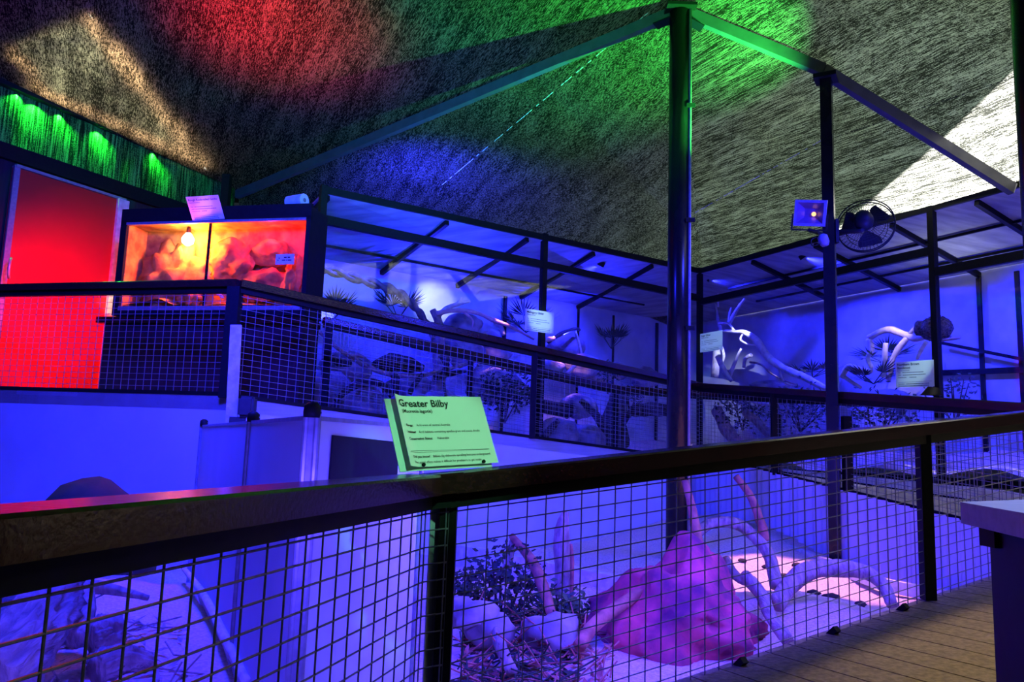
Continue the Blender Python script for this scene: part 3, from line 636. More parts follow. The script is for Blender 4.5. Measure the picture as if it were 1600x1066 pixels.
b = bmesh.new(); bar(b, EP(-.1, .05, 2.2), EP(-.1, 1.6, 2.2), .04, 2.4); struct(obj('wall_glider_end', b, M['white']))
b = bmesh.new(); bar(b, GP(lnG, .05, 2.2), GP(lnG, 1.6, 2.2), .04, 2.4); struct(obj('wall_bandicoot_end', b, M['white']))
for nm, P, ln in (('floor_glider', EP, lnE), ('floor_bandicoot', GP, lnG)):
    b = bmesh.new(); zf = 1.05 if ln == lnE else .95
    NN = int(ln/.15)
    for i in range(NN):
        for j in range(10):
            pts = []
            for a, c in ((i, j), (i+1, j), (i+1, j+1), (i, j+1)):
                w_ = .02+c*.16; s = a/NN*(ln+(w_*1.2 if ln == lnE else 0))-(0 if ln == lnE else w_*1.2*(1-a/NN)); pts.append(P(s, w_, zf+.25*(c/10)**2+.12*NZ.noise(V((s*1.5, w_*2, ln)))))
            quad(b, *pts)
    bmesh.ops.remove_doubles(b, verts=b.verts[:], dist=.001); struct(obj(nm, b, M['sand'], smooth=True))
# uprights and rails on the back walls
b = bmesh.new()
for px in (790, 905, 960, 1028):
    s = (PE(px, 500, 1.55)-V((E0.x, E0.y, 0))-En*1.55).to_2d().length; bar(b, EP(s, 1.57, 1.2), EP(s, 1.57, 3.3), .05 if px in (790, 1028) else .025, .03, up=En)
bar(b, EP(5.55, 1.57, 2.35), EP(6.3, 1.57, 2.35), .03, .04); struct(obj('trim_4', b, M['steel']))
b = bmesh.new()
for px in (1531, 1592):
    s = (PR(px, 520, 1.55)-V((EC.x, EC.y, 0))-Gn*1.55).to_2d().length; bar(b, GP(s, 1.57, 1.1), GP(s, 1.57, 3.35), .05, .03, up=Gn)
bar(b, PR(1468, 583, 1.55), PR(1600, 578, 1.55), .03, .07); bar(b, PR(1466, 535, 1.5), PR(1600, 562, 1.5), .03, .04); struct(obj('trim_5', b, M['steel']))
# enclosure lamps (bracketed spots, then added bare fill lights) --------------------------------------------
def spot_fix(px, py, P_, w_, label, target, power, col=BL, angle=120):
    p = P_(px, py, w_); t = thing('spotlight', p+V((0, 0, .1)), label, 'lamp')
    b = bmesh.new(); dv = (V(target)-p).normalized(); lathe(b, p, [(.03, -.05), (.055, 0), (.06, .05)], dv, 16); obj('head', b, M['black'], t)
    b = bmesh.new(); rod(b, p, p+V((0, 0, .14)), .008, 6); bar(b, p+V((-.05, 0, .14)), p+V((.05, 0, .14)), .03, .01); obj('bracket', b, M['black'], t)
    lamp('SPOT', 'spot_blue', p+dv*.07, col, power, target, .03, angle, .7)
spot_fix(702, 352, PE, .25, 'small black spotlight under the top beam over the twisted vine', EP(1.6, 1.5, 1.9), 420)
spot_fix(940, 410, PE, .25, 'small black spotlight hanging above the glider sign side of the enclosure', EP(4.0, 1.5, 1.8), 480)
spot_fix(1107, 433, PR, .25, 'small black spotlight in the corner where the two enclosures meet', GP(1.4, 1.5, 1.8), 600)
spot_fix(1253, 398, PR, .25, 'small black spotlight next to the square pole under the enclosure roof', GP(2.4, 1.5, 2.0), 800)
lamp('SPOT', 'spot_blue', GP(4.4, .3, 3.3), BL, 700, GP(4.6, 1.5, 2.0), .0, 130, .7)
lamp('SPOT', 'spot_blue', EP(.4, .3, 3.4), BL, 200, EP(.6, 1.5, 2.2), .0, 120, .7)
lamp('SPOT', 'rose_fill', EP(3.3, .15, 3.2), (1, .42, .75), 170, PE(880, 575, .7), .0, 34, .9)  # unseen key lights added to pick out rocks, branches and wall
lamp('SPOT', 'rose_fill', EP(2.6, .15, 3.2), (1, .42, .75), 90, PE(780, 505, .5), .0, 26, .9)
lamp('SPOT', 'pale_fill', EP(1.9, .15, 3.3), (.45, .5, 1), 260, PE(680, 470, 1.5), .0, 28, .9)
lamp('SPOT', 'pale_fill', GP(.8, .1, 3.2), (.5, .55, 1), 200, PR(1150, 540, .7), .0, 34, .9)
lamp('SPOT', 'pale_fill', GP(3.2, .1, 3.2), (.5, .4, 1), 110, PR(1400, 545, .8), .0, 32, .9)
lamp('SPOT', 'roof_wash', EP(2.0, .9, 2.7), BL, 300, EP(2.0, .9, 4), .0, 150, .9)  # upward fill added to brighten the enclosure roof
lamp('SPOT', 'roof_wash', EP(4.2, .9, 2.7), BL, 220, EP(4.2, .9, 4), .0, 150, .9)
lamp('SPOT', 'roof_wash', GP(3.4, .8, 2.9), (.8, .85, 1), 14, GP(3.4, .8, 4), .0, 150, .9)  # added dim fill standing in for daylight on this roof
# ------------------------------------------------------------------ plants, branches and rocks
def branch(label, strands, m, cat='branch', name='branch', jit=.25, n=8):
    b = bmesh.new()
    for i, (pts, r) in enumerate(strands): tube(b, pts, r, n, jit, i)
    return tag(obj(name, b, M[m], smooth=True), label, cat)
def pe(w_, *xy): return [PE(x, y, w_) for x, y in xy]
def prr(w_, *xy): return [PR(x, y, w_) for x, y in xy]
# twisted vine: two ropes winding round each other
base = spline(pe(.5, (486, 418), (520, 424), (560, 436), (600, 448), (630, 462), (652, 484), (668, 508), (680, 530)), 8)
st = []
for ph in (0, math.pi):
    st.append(([p+V((0, .035*math.cos(i*.55+ph), .035*math.sin(i*.55+ph)))+En*.0 for i, p in enumerate(base)], .032))
b = bmesh.new()
for pts, r in st: tube(b, pts, r, 8, .2, curve=False)
tag(obj('vine', b, M['vine'], smooth=True), 'thick twisted rope-like vine arching across the top of the glider enclosure', 'vine')
branch('stout grey trunk fork standing in the middle of the glider enclosure', [(pe(.5, (678, 640), (688, 575), (684, 530), (676, 505)), [.08, .09, .08, .06]), (pe(.5, (684, 530), (686, 505), (676, 484)), [.07, .05, .04])], 'wood')
branch('pale blue-white forked branch pointing up from the trunk fork', [(pe(.5, (682, 497), (698, 482), (720, 474), (734, 471)), [.04, .035, .025, .015]), (pe(.5, (715, 475), (722, 466)), [.02, .015])], 'palewood')
branch('long slender pink branch curving from the trunk towards the glider sign', [(pe(.45, (682, 490), (715, 485), (745, 489), (770, 500), (790, 507), (812, 518), (834, 530)), [.03, .03, .028, .028, .025, .022, .02]), (pe(.45, (770, 500), (768, 496)), [.02, .012]), (pe(.45, (725, 488), (738, 500), (738, 512)), [.018, .014, .01])], 'pinkwood')
branch('white stub branch hanging below the pink branch', [(pe(.5, (774, 503), (782, 510), (787, 524)), [.035, .03, .03])], 'palewood')
branch('short pink branch stub just past the glider sign post', [(pe(.45, (846, 538), (855, 531), (866, 529)), [.02, .03, .035]), (pe(.45, (852, 534), (855, 527)), [.02, .012])], 'pinkwood')
branch('thin branch leaning up behind the glider sign', [(pe(.9, (856, 535), (880, 520), (900, 514), (906, 516)), [.03, .03, .025, .02])], 'darkwood')
branch('thin pale wood stake rising beside the rounded rocks past the sign', [(pe(.7, (899, 518), (904, 535), (910, 560)), [.02, .02, .02])], 'palewood')
branch('bright orange-pink stick laid on the rocks beyond the sign post', [(pe(.25, (886, 584), (896, 574), (907, 563)), [.03, .03, .028])], 'pinkwood')
branch('long pale branch sagging low across the glider enclosure', [(pe(.3, (500, 520), (525, 542), (548, 558), (575, 573), (605, 584), (650, 588), (690, 580), (727, 568)), [.02, .025, .03, .03, .028, .028, .026, .02]), (pe(.3, (548, 558), (560, 556), (572, 560)), [.03, .02, .012])], 'wood')
branch('dark branch stub crossing the sagging branch near the cabinet end', [(pe(.25, (515, 556), (530, 566), (548, 568)), [.02, .05, .04])], 'darkwood')
branch('dark arched log on the floor at the cabinet end of the glider enclosure', [(pe(.22, (524, 626), (545, 608), (575, 598), (600, 604), (612, 620)), [.03, .04, .045, .04, .03])], 'darkwood')
branch('thick dark hollow log lying along the middle of the glider enclosure', [(pe(.35, (585, 572), (610, 566), (640, 570), (660, 576)), [.06, .1, .09, .05])], 'darkwood')
branch('dark upright forked prop carrying the sagging branch', [(pe(.25, (618, 618), (619, 595), (615, 585)), [.05, .05, .04]), (pe(.25, (640, 615), (650, 598), (660, 585)), [.03, .035, .03])], 'darkwood')
branch('dark crossed branches beside the trunk fork', [(pe(.25, (680, 590), (700, 585), (728, 580)), [.05, .035, .02]), (pe(.25, (692, 590), (697, 570), (690, 555)), [.03, .04, .04]), (pe(.25, (692, 590), (696, 620)), [.02, .015])], 'darkwood')
branch('dark stout tree stump with a leaning limb near the round pole', [(pe(.15, (962, 700), (958, 660), (965, 630), (968, 615)), [.20, .16, .14, .11]), (pe(.15, (955, 680), (940, 660), (925, 643), (908, 626)), [.10, .07, .05, .04]), (pe(.15, (965, 670), (978, 655), (984, 640)), [.06, .04, .02])], 'darkwood', cat='stump', name='tree_stump')
branch('dark leaning stick propped low between the sign post and the stump', [(pe(.15, (851, 684), (862, 668), (872, 658)), [.045, .045, .035])], 'darkwood')
branch('dark fallen log beyond the sign post on the enclosure floor', [(pe(.3, (848, 634), (868, 640), (888, 640), (896, 634)), [.09, .1, .09, .05]), (pe(.3, (884, 650), (896, 642)), [.05, .05])], 'darkwood')
branch('long dark log lying behind the round pole', [(pe(.35, (990, 642), (1020, 640), (1050, 642)), [.1, .1, .1])], 'darkwood')
def rock(name, label, c, s, m='rock', seed=0, amp=.28):
    b = bmesh.new(); blob(b, c, s, amp, seed, 3); return tag(obj(name, b, M[m], smooth=True), label, 'rock')
RK = [(505, 610, .7, .30, 'flat pale boulder hard against the cabinet end of the glider enclosure'), (560, 640, .5, .34, 'wide pale boulder under the dark arched log'), (540, 575, 1.1, .28, 'grey boulder at the wall behind the sagging branch'),
      (640, 615, .8, .30, 'pale boulder behind the forked prop'), (722, 510, 1.0, .22, 'round dark boulder perched beside the pink branch'), (720, 545, .9, .28, 'grey slab boulder under the pink branch'), (765, 545, 1.1, .26, 'grey boulder below the white stub branch'),
      (770, 600, .8, .34, 'broad rock in the leafy shrub before the sign post'), (862, 575, .6, .15, 'bright pinkish rounded rock just past the sign post'), (912, 572, .6, .21, 'bright pinkish rock carrying the orange-pink stick'), (885, 545, 1.2, .26, 'wide grey rock behind the pink branch stub'),
      (935, 583, .9, .2, 'speckled rock between the pink rocks and the stump'), (965, 580, 1.0, .16, 'small pale rock above the tree stump'), (905, 635, .5, .22, 'tall pale rock between the two leaning dark sticks'), (870, 680, .25, .26, 'low pale rock at the foot of the sign post'), (910, 690, .3, .28, 'low pale rock next to the tree stump foot'),
      (1010, 590, 1.2, .22, 'pale rock at the wall just before the round pole'), (690, 640, .5, .3, 'pale rock at the foot of the trunk fork')]
for i, (x, y, w_, r, lab) in enumerate(RK):
    rock('boulder', lab, PE(x, y, w_), (r*1.15, r*.8, r*.8), 'rock', i+1)
rnd = random.Random(3)
def leaves(bm, c, R, n, sz, flat=.6, rn=rnd):
    for _ in range(n):
        v = V((rn.gauss(0, 1), rn.gauss(0, 1), rn.gauss(0, flat))).normalized()*R*rn.random()**.4; p = V(c)+v
        d = V((rn.gauss(0, 1), rn.gauss(0, 1), rn.gauss(0, .6))).normalized(); s = d.orthogonal().normalized()*sz*.28; d = d*sz
        quad(bm, p-d*.5, p+s, p+d*.5, p-s)
def shrub(label, c, R, n, sz, m='leafdk', h=.25, name='shrub'):
    t = thing(name, V(c)-V((0, 0, h)), label, 'plant')
    b = bmesh.new(); leaves(b, c, R, n, sz); obj('foliage', b, M[m], t)
    b = bmesh.new()
    for i in range(5): tube(b, [V(c)-V((0, 0, h)), V(c)+V((rnd.gauss(0, R*.4), rnd.gauss(0, R*.4), rnd.random()*R*.5))], [.012, .005], 5, curve=False)
    obj('stem', b, M['darkwood'], t); return t
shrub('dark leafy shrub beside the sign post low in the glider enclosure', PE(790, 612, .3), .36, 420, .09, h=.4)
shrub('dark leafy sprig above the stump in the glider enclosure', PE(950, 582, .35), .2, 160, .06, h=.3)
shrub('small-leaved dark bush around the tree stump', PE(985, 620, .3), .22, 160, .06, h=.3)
def palm(label, c, R, nf, m='leafdk', spread_=1.2, name='fan_palm', up=.5, blades=13, crown=1):
    t = thing(name, c, label, 'palm'); c = V(c); rn = random.Random(hash(label) % 1000 if False else len(label))
    for k in range(nf):
        a = 2*math.pi*k/nf+rn.random(); el = up+rn.random()*.5; d = V((math.cos(a)*math.cos(el), math.sin(a)*math.cos(el), math.sin(el)))
        tip = c+d*R*.45; b = bmesh.new(); rod(b, c, tip, .006, 5)
        s = d.cross(V((0, 0, 1))).normalized(); u = s.cross(d)
        for j in range(blades):
            an = (j/(blades-1)-.5)*2*spread_; dd_ = (d*math.cos(an)+s*math.sin(an)+u*rn.uniform(-.12, .12)).normalized(); ln_ = R*.6*(1-.25*abs(an)); sd_ = dd_.cross(u).normalized()*.012
            quad(b, tip-sd_*.5, tip+dd_*ln_*.5-sd_, tip+dd_*ln_, tip+dd_*ln_*.5+sd_)
        obj('frond', b, M[m], t)
    return t
palm('spiky fan palm in front of the pale rock wall left of the trunk fork', PE(622, 500, 1.1), .55, 6)
palm('fan palm behind the glider sign', PE(822, 520, 1.2), .6, 6)
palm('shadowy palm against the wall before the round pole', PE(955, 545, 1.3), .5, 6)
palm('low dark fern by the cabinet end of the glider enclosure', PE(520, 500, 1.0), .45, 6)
# bandicoot enclosure
branch('long pale knotted branch slanting down from the quoll-height sign to the square pole', [(prr(.6, (1128, 517), (1150, 518), (1163, 519), (1180, 530), (1195, 552), (1210, 566), (1230, 578), (1258, 590), (1280, 602), (1292, 608)), [.02, .025, .04, .055, .055, .06, .05, .05, .045, .03]), (prr(.6, (1148, 518), (1138, 506), (1124, 506)), [.02, .018, .015]), (prr(.6, (1163, 519), (1157, 530), (1168, 538), (1182, 540), (1193, 548)), [.015, .015, .015, .014, .012]), (prr(.6, (1205, 560), (1216, 575), (1224, 595), (1236, 602), (1250, 603)), [.02, .016, .016, .014, .01])], 'palewood')['label'] = 'long pale knotted branch slanting down towards the square pole in the bandicoot enclosure'
branch('tall thin bleached sapling with upright twigs behind the small sign at the corner', [(prr(.7, (1117, 590), (1120, 552), (1126, 520), (1122, 500), (1118, 476)), [.06, .06, .035, .03, .015]), (prr(.7, (1124, 505), (1137, 505), (1140, 490), (1143, 480)), [.025, .02, .018, .012]), (prr(.7, (1140, 505), (1150, 486), (1164, 467)), [.03, .03, .02]), (prr(.7, (1126, 535), (1131, 555), (1129, 566)), [.02, .025, .02]), (prr(.7, (1122, 480), (1122, 455)), [.015, .015])], 'palewood')
branch('bright white branch stub leaning below the small corner sign', [(prr(.4, (1122, 557), (1130, 575), (1143, 595)), [.05, .04, .025]), (prr(.4, (1124, 565), (1132, 585), (1142, 596)), [.03, .02, .015])], 'palewood')
branch('slim plain stick leaning beside the white stub', [(prr(.6, (1140, 588), (1150, 562), (1158, 545)), [.035, .025, .015])], 'palewood')
branch('small hooked wood piece hanging on the bandicoot enclosure wall', [(prr(1.3, (1162, 575), (1165, 560), (1174, 555)), [.03, .035, .03])], 'palewood')
branch('thin low vine trailing under the knotted branch', [(prr(1.2, (1172, 566), (1190, 570), (1205, 584), (1225, 594), (1250, 604)), [.02, .018, .015, .012, .01])], 'wood')
branch('pale arching branch framing the spiky plant between pole and sign', [(prr(.7, (1358, 528), (1375, 519), (1392, 516), (1418, 525), (1430, 530), (1446, 527)), [.04, .045, .045, .045, .04, .03]), (prr(.7, (1358, 530), (1362, 545), (1356, 560), (1362, 576)), [.04, .04, .035, .03]), (prr(.7, (1418, 527), (1404, 546), (1394, 565), (1388, 595)), [.035, .04, .035, .03]), (prr(.7, (1420, 524), (1430, 512)), [.03, .025])], 'palewood')
branch('upright stick in the spiky plant', [(prr(.6, (1384, 536), (1382, 560), (1379, 590)), [.03, .035, .035])], 'palewood')
branch('short stick above the bandicoot sign next to the frame post', [(prr(.5, (1447, 534), (1438, 548), (1432, 562)), [.03, .03, .02])], 'palewood')
branch('low crooked branch on the ground beside the square pole', [(prr(.4, (1315, 590), (1326, 574), (1345, 578), (1362, 580)), [.035, .04, .035, .03]), (prr(.4, (1318, 588), (1332, 598), (1345, 606)), [.03, .025, .02]), (prr(.4, (1326, 574), (1326, 569)), [.02, .015])], 'palewood')
palm('spiky grey plant under the arching pale branch', PR(1382, 568, 1.0), .55, 7, 'leaf', up=.2, blades=17)
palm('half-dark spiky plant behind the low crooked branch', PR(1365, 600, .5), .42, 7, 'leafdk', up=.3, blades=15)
palm('wide dark fern at the wall beside the square pole', PR(1270, 590, 1.1), .5, 7, up=.3)
nst = thing('nest_ball', PR(1466, 533, .7), 'dark woven nest ball resting on a branch by the frame post', 'nest')
b = bmesh.new(); c = PR(1463, 514, .7); blob(b, c, (.175, .175, .15), .12, 4, 3, 3); obj('ball', b, M['nest'], nst, smooth=True)
b = bmesh.new(); c2 = PR(1437, 513, .62); lathe(b, c2, [(.07, -.05), (.09, -.03), (.09, .05), (.05, .1)], (c-c2).normalized(), 18); obj('entrance', b, M['nest'], nst, smooth=True)
b = bmesh.new()
for i in range(60):
    v = V((rnd.gauss(0, 1), rnd.gauss(0, 1), rnd.gauss(0, 1))).normalized(); v2 = (v+V((rnd.gauss(0, .4), rnd.gauss(0, .4), rnd.gauss(0, .4)))).normalized()
    rod(b, c+V((v.x*.18, v.y*.18, v.z*.155)), c+V((v2.x*.19, v2.y*.19, v2.z*.16)), .005, 4)
obj('twigs', b, M['nest'], nst)
branch('thin perch sticking out under the nest ball', [(prr(.7, (1440, 527), (1465, 532), (1500, 528)), [.02, .02, .015])], 'wood')
shrub('small leafy plant low beside the bandicoot sign post', PR(1490, 612, .5), .3, 150, .06, h=.4)
shrub('dense dark leafy plants low behind the ramp railing near the corner', PR(1160, 640, .4), .4, 300, .08, h=.3)
shrub('dense dark leafy plants low behind the railing next to the square pole', PR(1250, 640, .4), .45, 320, .08, h=.3)
shrub('dark leafy plants low behind the railing below the crooked branch', PR(1380, 640, .3), .4, 260, .08, h=.3)
branch('pale curved branch low behind the railing near the corner', [(prr(.3, (1160, 617), (1175, 627), (1205, 632)), [.03, .03, .02])], 'palewood')
branch('thick dark log leaning low behind the railing post', [(prr(.3, (1120, 640), (1135, 670), (1150, 690)), [.1, .1, .1]), (prr(.3, (1165, 645), (1190, 665), (1215, 690)), [.06, .07, .08])], 'wood')
rock('boulder', 'flat pale rock at the wall under the knotted branch', PR(1205, 605, .9), (.3, .2, .1), 'rock', 33)
# ------------------------------------------------------------------ in the pit
mc = V((.92, 4.35, .05)); b = bmesh.new(); r_ = bmesh.ops.create_icosphere(b, subdivisions=5, radius=1)
for v in r_['verts']:
    n = v.co.normalized(); z = n.z
    rad = 1+.05*NZ.cell(n*5)+.22*NZ.noise(n*2.2)+.12*NZ.noise(n*6)+.05*NZ.noise(n*17)+.10*NZ.noise(V((math.atan2(n.y, n.x)*2.6, .3, n.z*.5)))*(1-abs(n.z)); h = max(z, -.2)
    v.co = mc+V((n.x*.46*rad, n.y*.42*rad, (h*.44*(1+.25*NZ.noise(n*3.1))+.16*max(0, 1-((n.x-.25)**2+n.y**2)*5)*max(0, h))))
tag(obj('earth_mound', b, M['redearth'], smooth=True), 'big red earth mound in the middle of the sand pit', 'mound')
def pit_branch(label, pts, r, m, jit=.2, name='branch', cat='branch'):
    b = bmesh.new(); tube(b, pts, r, 44 if name == 'log' else 16, jit*.4, len(label), k=9, ridge=.40 if name == 'log' else .22)
    return tag(obj(name, b, M[m], smooth=True), label, cat)
def at(px, py, d): return PD(px, py, d)
pit_branch('red-brown branch standing on the mound beside the round pole', [at(1070, 750, 4.9), at(1080, 790, 4.85), at(1086, 822, 4.8), at(1092, 850, 4.7), at(1112, 900, 4.5)], [.022, .026, .03, .03, .02], 'reddark')
pit_branch('red-brown branch bending down from under the ramp rail to the sand', [at(1150, 744, 5.4), at(1172, 775, 5.4), at(1188, 815, 5.3), at(1196, 845, 5.3)], [.022, .026, .028, .03], 'reddark')
pit_branch('thick pale curved log arching over the sand behind the mound', [at(1085, 838, 5.2), at(1110, 819, 5.3), at(1150, 818, 5.3), at(1180, 840, 5.3), at(1203, 870, 5.2), at(1212, 915, 5.0)], [.028, .034, .038, .038, .04, .04], 'wood')
pit_branch('great arched log near the corrugated wall', [at(1212, 945, 4.6), at(1248, 900, 4.75), at(1290, 888, 4.8), at(1345, 893, 4.8), at(1378, 912, 4.75), at(1394, 945, 4.6)], [.05, .052, .05, .045, .038, .03], 'wood')
pit_branch('half-buried branch across the sand in front of the arched log', [at(1165, 900, 4.7), at(1190, 930, 4.5), at(1205, 965, 4.2), at(1230, 1000, 3.9)], [.035, .035, .03, .03], 'wood')
pit_branch('low curved root lying at the sunlit sand edge', [at(1135, 875, 5.4), at(1150, 900, 5.2), at(1180, 915, 5.0)], [.03, .03, .03], 'wood')
pit_branch('reddish leaning stick in the shrubs', [at(800, 838, 4.9), at(830, 875, 4.7), at(850, 920, 4.4), at(862, 960, 4.2)], [.02, .03, .03, .025], 'reddark')
pit_branch('pale leaning stick crossing the reddish stick', [at(803, 838, 4.9), at(797, 865, 4.9), at(790, 900, 4.8)], [.018, .025, .03], 'wood')
pit_branch('upright weathered stump with a jagged top behind the shrubs', [at(882, 930, 4.8), at(880, 880, 4.8), at(878, 830, 4.8), at(884, 800, 4.8)], [.06, .05, .045, .02], 'wood')
pit_branch('thin red stem standing beside the weathered stump', [at(893, 935, 4.7), at(894, 880, 4.7), at(892, 850, 4.7)], [.012, .012, .008], 'reddark')
pit_branch('rough red root running up the side of the mound', [at(905, 1010, 3.7), at(930, 975, 3.85), at(985, 935, 4.1), at(1022, 910, 4.3)], [.03, .035, .03, .02], 'reddark')
pit_branch('pale forked root at the lower edge of the shrubs', [at(775, 985, 3.9), at(782, 1010, 3.75), at(800, 1050, 3.5)], [.02, .03, .025], 'wood')
shrub('feathery dark shrub standing in the pit near the corner post', at(785, 905, 4.7), .26, 420, .05, 'leafdk', h=.35)
shrub('small dark bush at the edge of the corner post', at(722, 915, 4.5), .11, 160, .04, 'leafdk', h=.3)
shrub('low tangled plant at the foot of the weathered stump', at(880, 950, 4.5), .16, 200, .05, 'leaf', h=.2)
rock('rock', 'pale broken rock at the foot of the feathery shrub', at(765, 985, 4.0), (.12, .1, .09), 'rock', 41)
rock('rock', 'violet rounded rock between the shrub and the mound', at(860, 990, 4.0), (.15, .12, .09), 'rock', 42, .5)
rock('rock', 'low reddish rock right beside the corner post', at(735, 960, 4.0), (.12, .1, .08), 'rock', 43, .5)
# left half of the pit
pit_branch('thick weathered log with deep wood grain close to the nearest railing', [at(-30, 1090, 2.6), at(30, 1000, 2.9), at(75, 935, 3.2), at(95, 900, 3.4)], [.13, .13, .11, .09], 'wood', .3, 'log', 'log')
pit_branch('grey branch lying over the weathered log', [at(100, 910, 3.5), at(122, 925, 3.5), at(128, 950, 3.4), at(120, 1000, 3.2)], [.05, .05, .05, .04], 'wood')
pit_branch('forked branch stretched over the sand beside the weathered log', [at(118, 915, 3.6), at(170, 920, 3.7), at(232, 935, 3.8)], [.035, .025, .012], 'wood')
pit_branch('chopped log end lying in the sand', [at(140, 1000, 3.3), at(165, 992, 3.35), at(190, 985, 3.4)], [.06, .07, .055], 'wood', .35, 'log', 'log')
pit_branch('half-buried bark slab in the foreground sand', [at(150, 1045, 2.9), at(190, 1030, 3.0), at(235, 1035, 3.1)], [.05, .055, .03], 'wood', .35, 'log', 'log')
pit_branch('long pale stick leaning against the partition', [at(285, 885, 5.3), at(318, 930, 4.4), at(355, 1005, 3.5), at(385, 1066, 3.0)], [.015, .02, .02, .02], 'palewood')
c = PD(150, 800, 5.75); rock('boulder', 'dark red-black dome of rock rising behind the nearest rail', (c.x, c.y, .18), (.44, .40, .59), 'rockdk', 50, .10)
for i, (px, py, d) in enumerate(((1175, 868, 6.2), (1200, 858, 6.5), (1225, 872, 6.3), (1160, 850, 6.6), (1245, 866, 6.6), (1300, 925, 5.2), (1345, 935, 5.1), (1270, 918, 5.3))):
    c = PD(px, py, d); c.z = pz(c.x, c.y)+.01; b = bmesh.new(); blob(b, c, (.035+.01*(i % 3), .03, .02), .4, i+70, 2)
    tag(obj('earth_clod', b, M['darkwood'], smooth=True), 'small dark clod of earth on the brightly lit sand near the corrugated wall', 'clod', 'clods on the lit sand')
rl_ = random.Random(11)
def litter(label, px0, px1, d0, d1, n, m):
    b = bmesh.new()
    for _ in range(n):
        d = rl_.uniform(d0, d1); c = PD(rl_.uniform(px0, px1), 1000, d); z = pz(c.x, c.y)
        a = rl_.random()*6.28; l_ = rl_.uniform(.02, .06); u_ = V((math.cos(a), math.sin(a), rl_.uniform(-.5, .7))).normalized()*l_; v_ = V((-math.sin(a), math.cos(a), rl_.uniform(-.4, .4)))*l_*.3
        p = V((c.x, c.y, z+.012+rl_.random()*.03)); quad(b, p-u_, p+v_, p+u_, p-v_)
        if rl_.random() < .22: tube(b, [p-u_*2, p+V((0, 0, .01)), p+u_*rl_.uniform(2, 5)+V((0, 0, rl_.uniform(0, .08)))], .004, 5, curve=False)
    o_ = tag(obj('leaf_litter', b, M[m]), label, 'leaf litter'); o_['kind'] = 'stuff'
litter('dark dry leaves and twigs strewn over the sand around the feathery shrub', 722, 905, 3.4, 5.2, 520, 'leafdk')
litter('reddish bark scraps strewn over the sand between corner post and mound', 722, 960, 3.3, 4.8, 380, 'reddark')
litter('bark scraps and twigs strewn around the weathered log', 30, 300, 2.8, 4.2, 130, 'wood')
# ------------------------------------------------------------------ floodlight, fan, small lamp on the square pole
ff = PD(1266, 333, 6.75); fn = (V((-.55, -1, -.35))).normalized(); fs = fn.cross(V((0, 0, 1))).normalized(); fu = fs.cross(fn); fr_ = -fs
fs = -fs if fs.x < 0 else fs
tilt = math.radians(8); fx = fs*math.cos(tilt)-fu*math.sin(tilt); fy = fs*math.sin(tilt)+fu*math.cos(tilt)
fl = thing('floodlight', ff-V((0, 0, .12)), 'blue-edged square floodlight bolted to the square pole', 'lamp')
W, H = .135, .115
def rect(w2, h2, dpt): return [ff+fx*a*w2+fy*c*h2+fn*dpt for a, c in ((-1, -1), (1, -1), (1, 1), (-1, 1))]
b = bmesh.new(); rings = [[b.verts.new(p) for p in rect(*q)] for q in ((W*.55, H*.55, -.08), (W, H, -.02), (W, H, .012), (W*.82, H*.8, .012))]
for p_, q_ in zip(rings, rings[1:]):
    for i in range(4): b.faces.new((p_[i], p_[(i+1) % 4], q_[(i+1) % 4], q_[i]))
b.faces.new(rings[0][::-1]); obj('case', b, M['plast'], fl)
b = bmesh.new(); rings = [[b.verts.new(p) for p in rect(*q)] for q in ((W*.82, H*.8, .012), (W*.4, H*.34, -.05))]
for i in range(4): b.faces.new((rings[0][i], rings[0][(i+1) % 4], rings[1][(i+1) % 4], rings[1][i]))
b.faces.new(rings[1]); obj('reflector', b, M['reflector'], fl)
b = bmesh.new(); lathe(b, ff-fn*.045+fx*.025-fy*.01, [(.004, -.004), (.02, .0), (.018, .012), (.006, .02)], fn, 12); obj('orange_reflection', b, emis('flood_reflection_glow', (1, .45, .2), 2.2), fl)  # glowing orange spot paints a reflection in the unlit floodlight
b = bmesh.new()
for s in (-1, 1): bar(b, ff+fx*s*(W+.012)-fy*.01, ff+fx*s*(W+.012)-fy*(H+.035), .012, .02, up=fn)
bar(b, ff-fx*(W+.012)-fy*(H+.035), ff+fx*(W+.012)-fy*(H+.035), .012, .02, up=fn); bar(b, ff-fy*(H+.035), SP+V((0, 0, ff.z-.16)), .015, .03); obj('bracket', b, M['black'], fl)
gl = thing('small_lamp', PD(1288, 376, 6.8), 'little green-topped lamp under the floodlight', 'lamp')
c = PD(1287, 376, 6.78); b = bmesh.new(); lathe(b, c, [(.03, -.05), (.045, -.02), (.045, .04), (.02, .06)], (-.4, -.3, .8), 14); obj('head', b, M['plast'], gl, smooth=True)
b = bmesh.new(); tube(b, [c+V((-.02, 0, -.03)), c+V((-.1, 0, -.05)), c+V((-.11, 0, .0)), c+V((-.05, .02, .03)), SP+V((-.05, 0, c.z))], .005, 6); obj('cord', b, M['black'], gl)
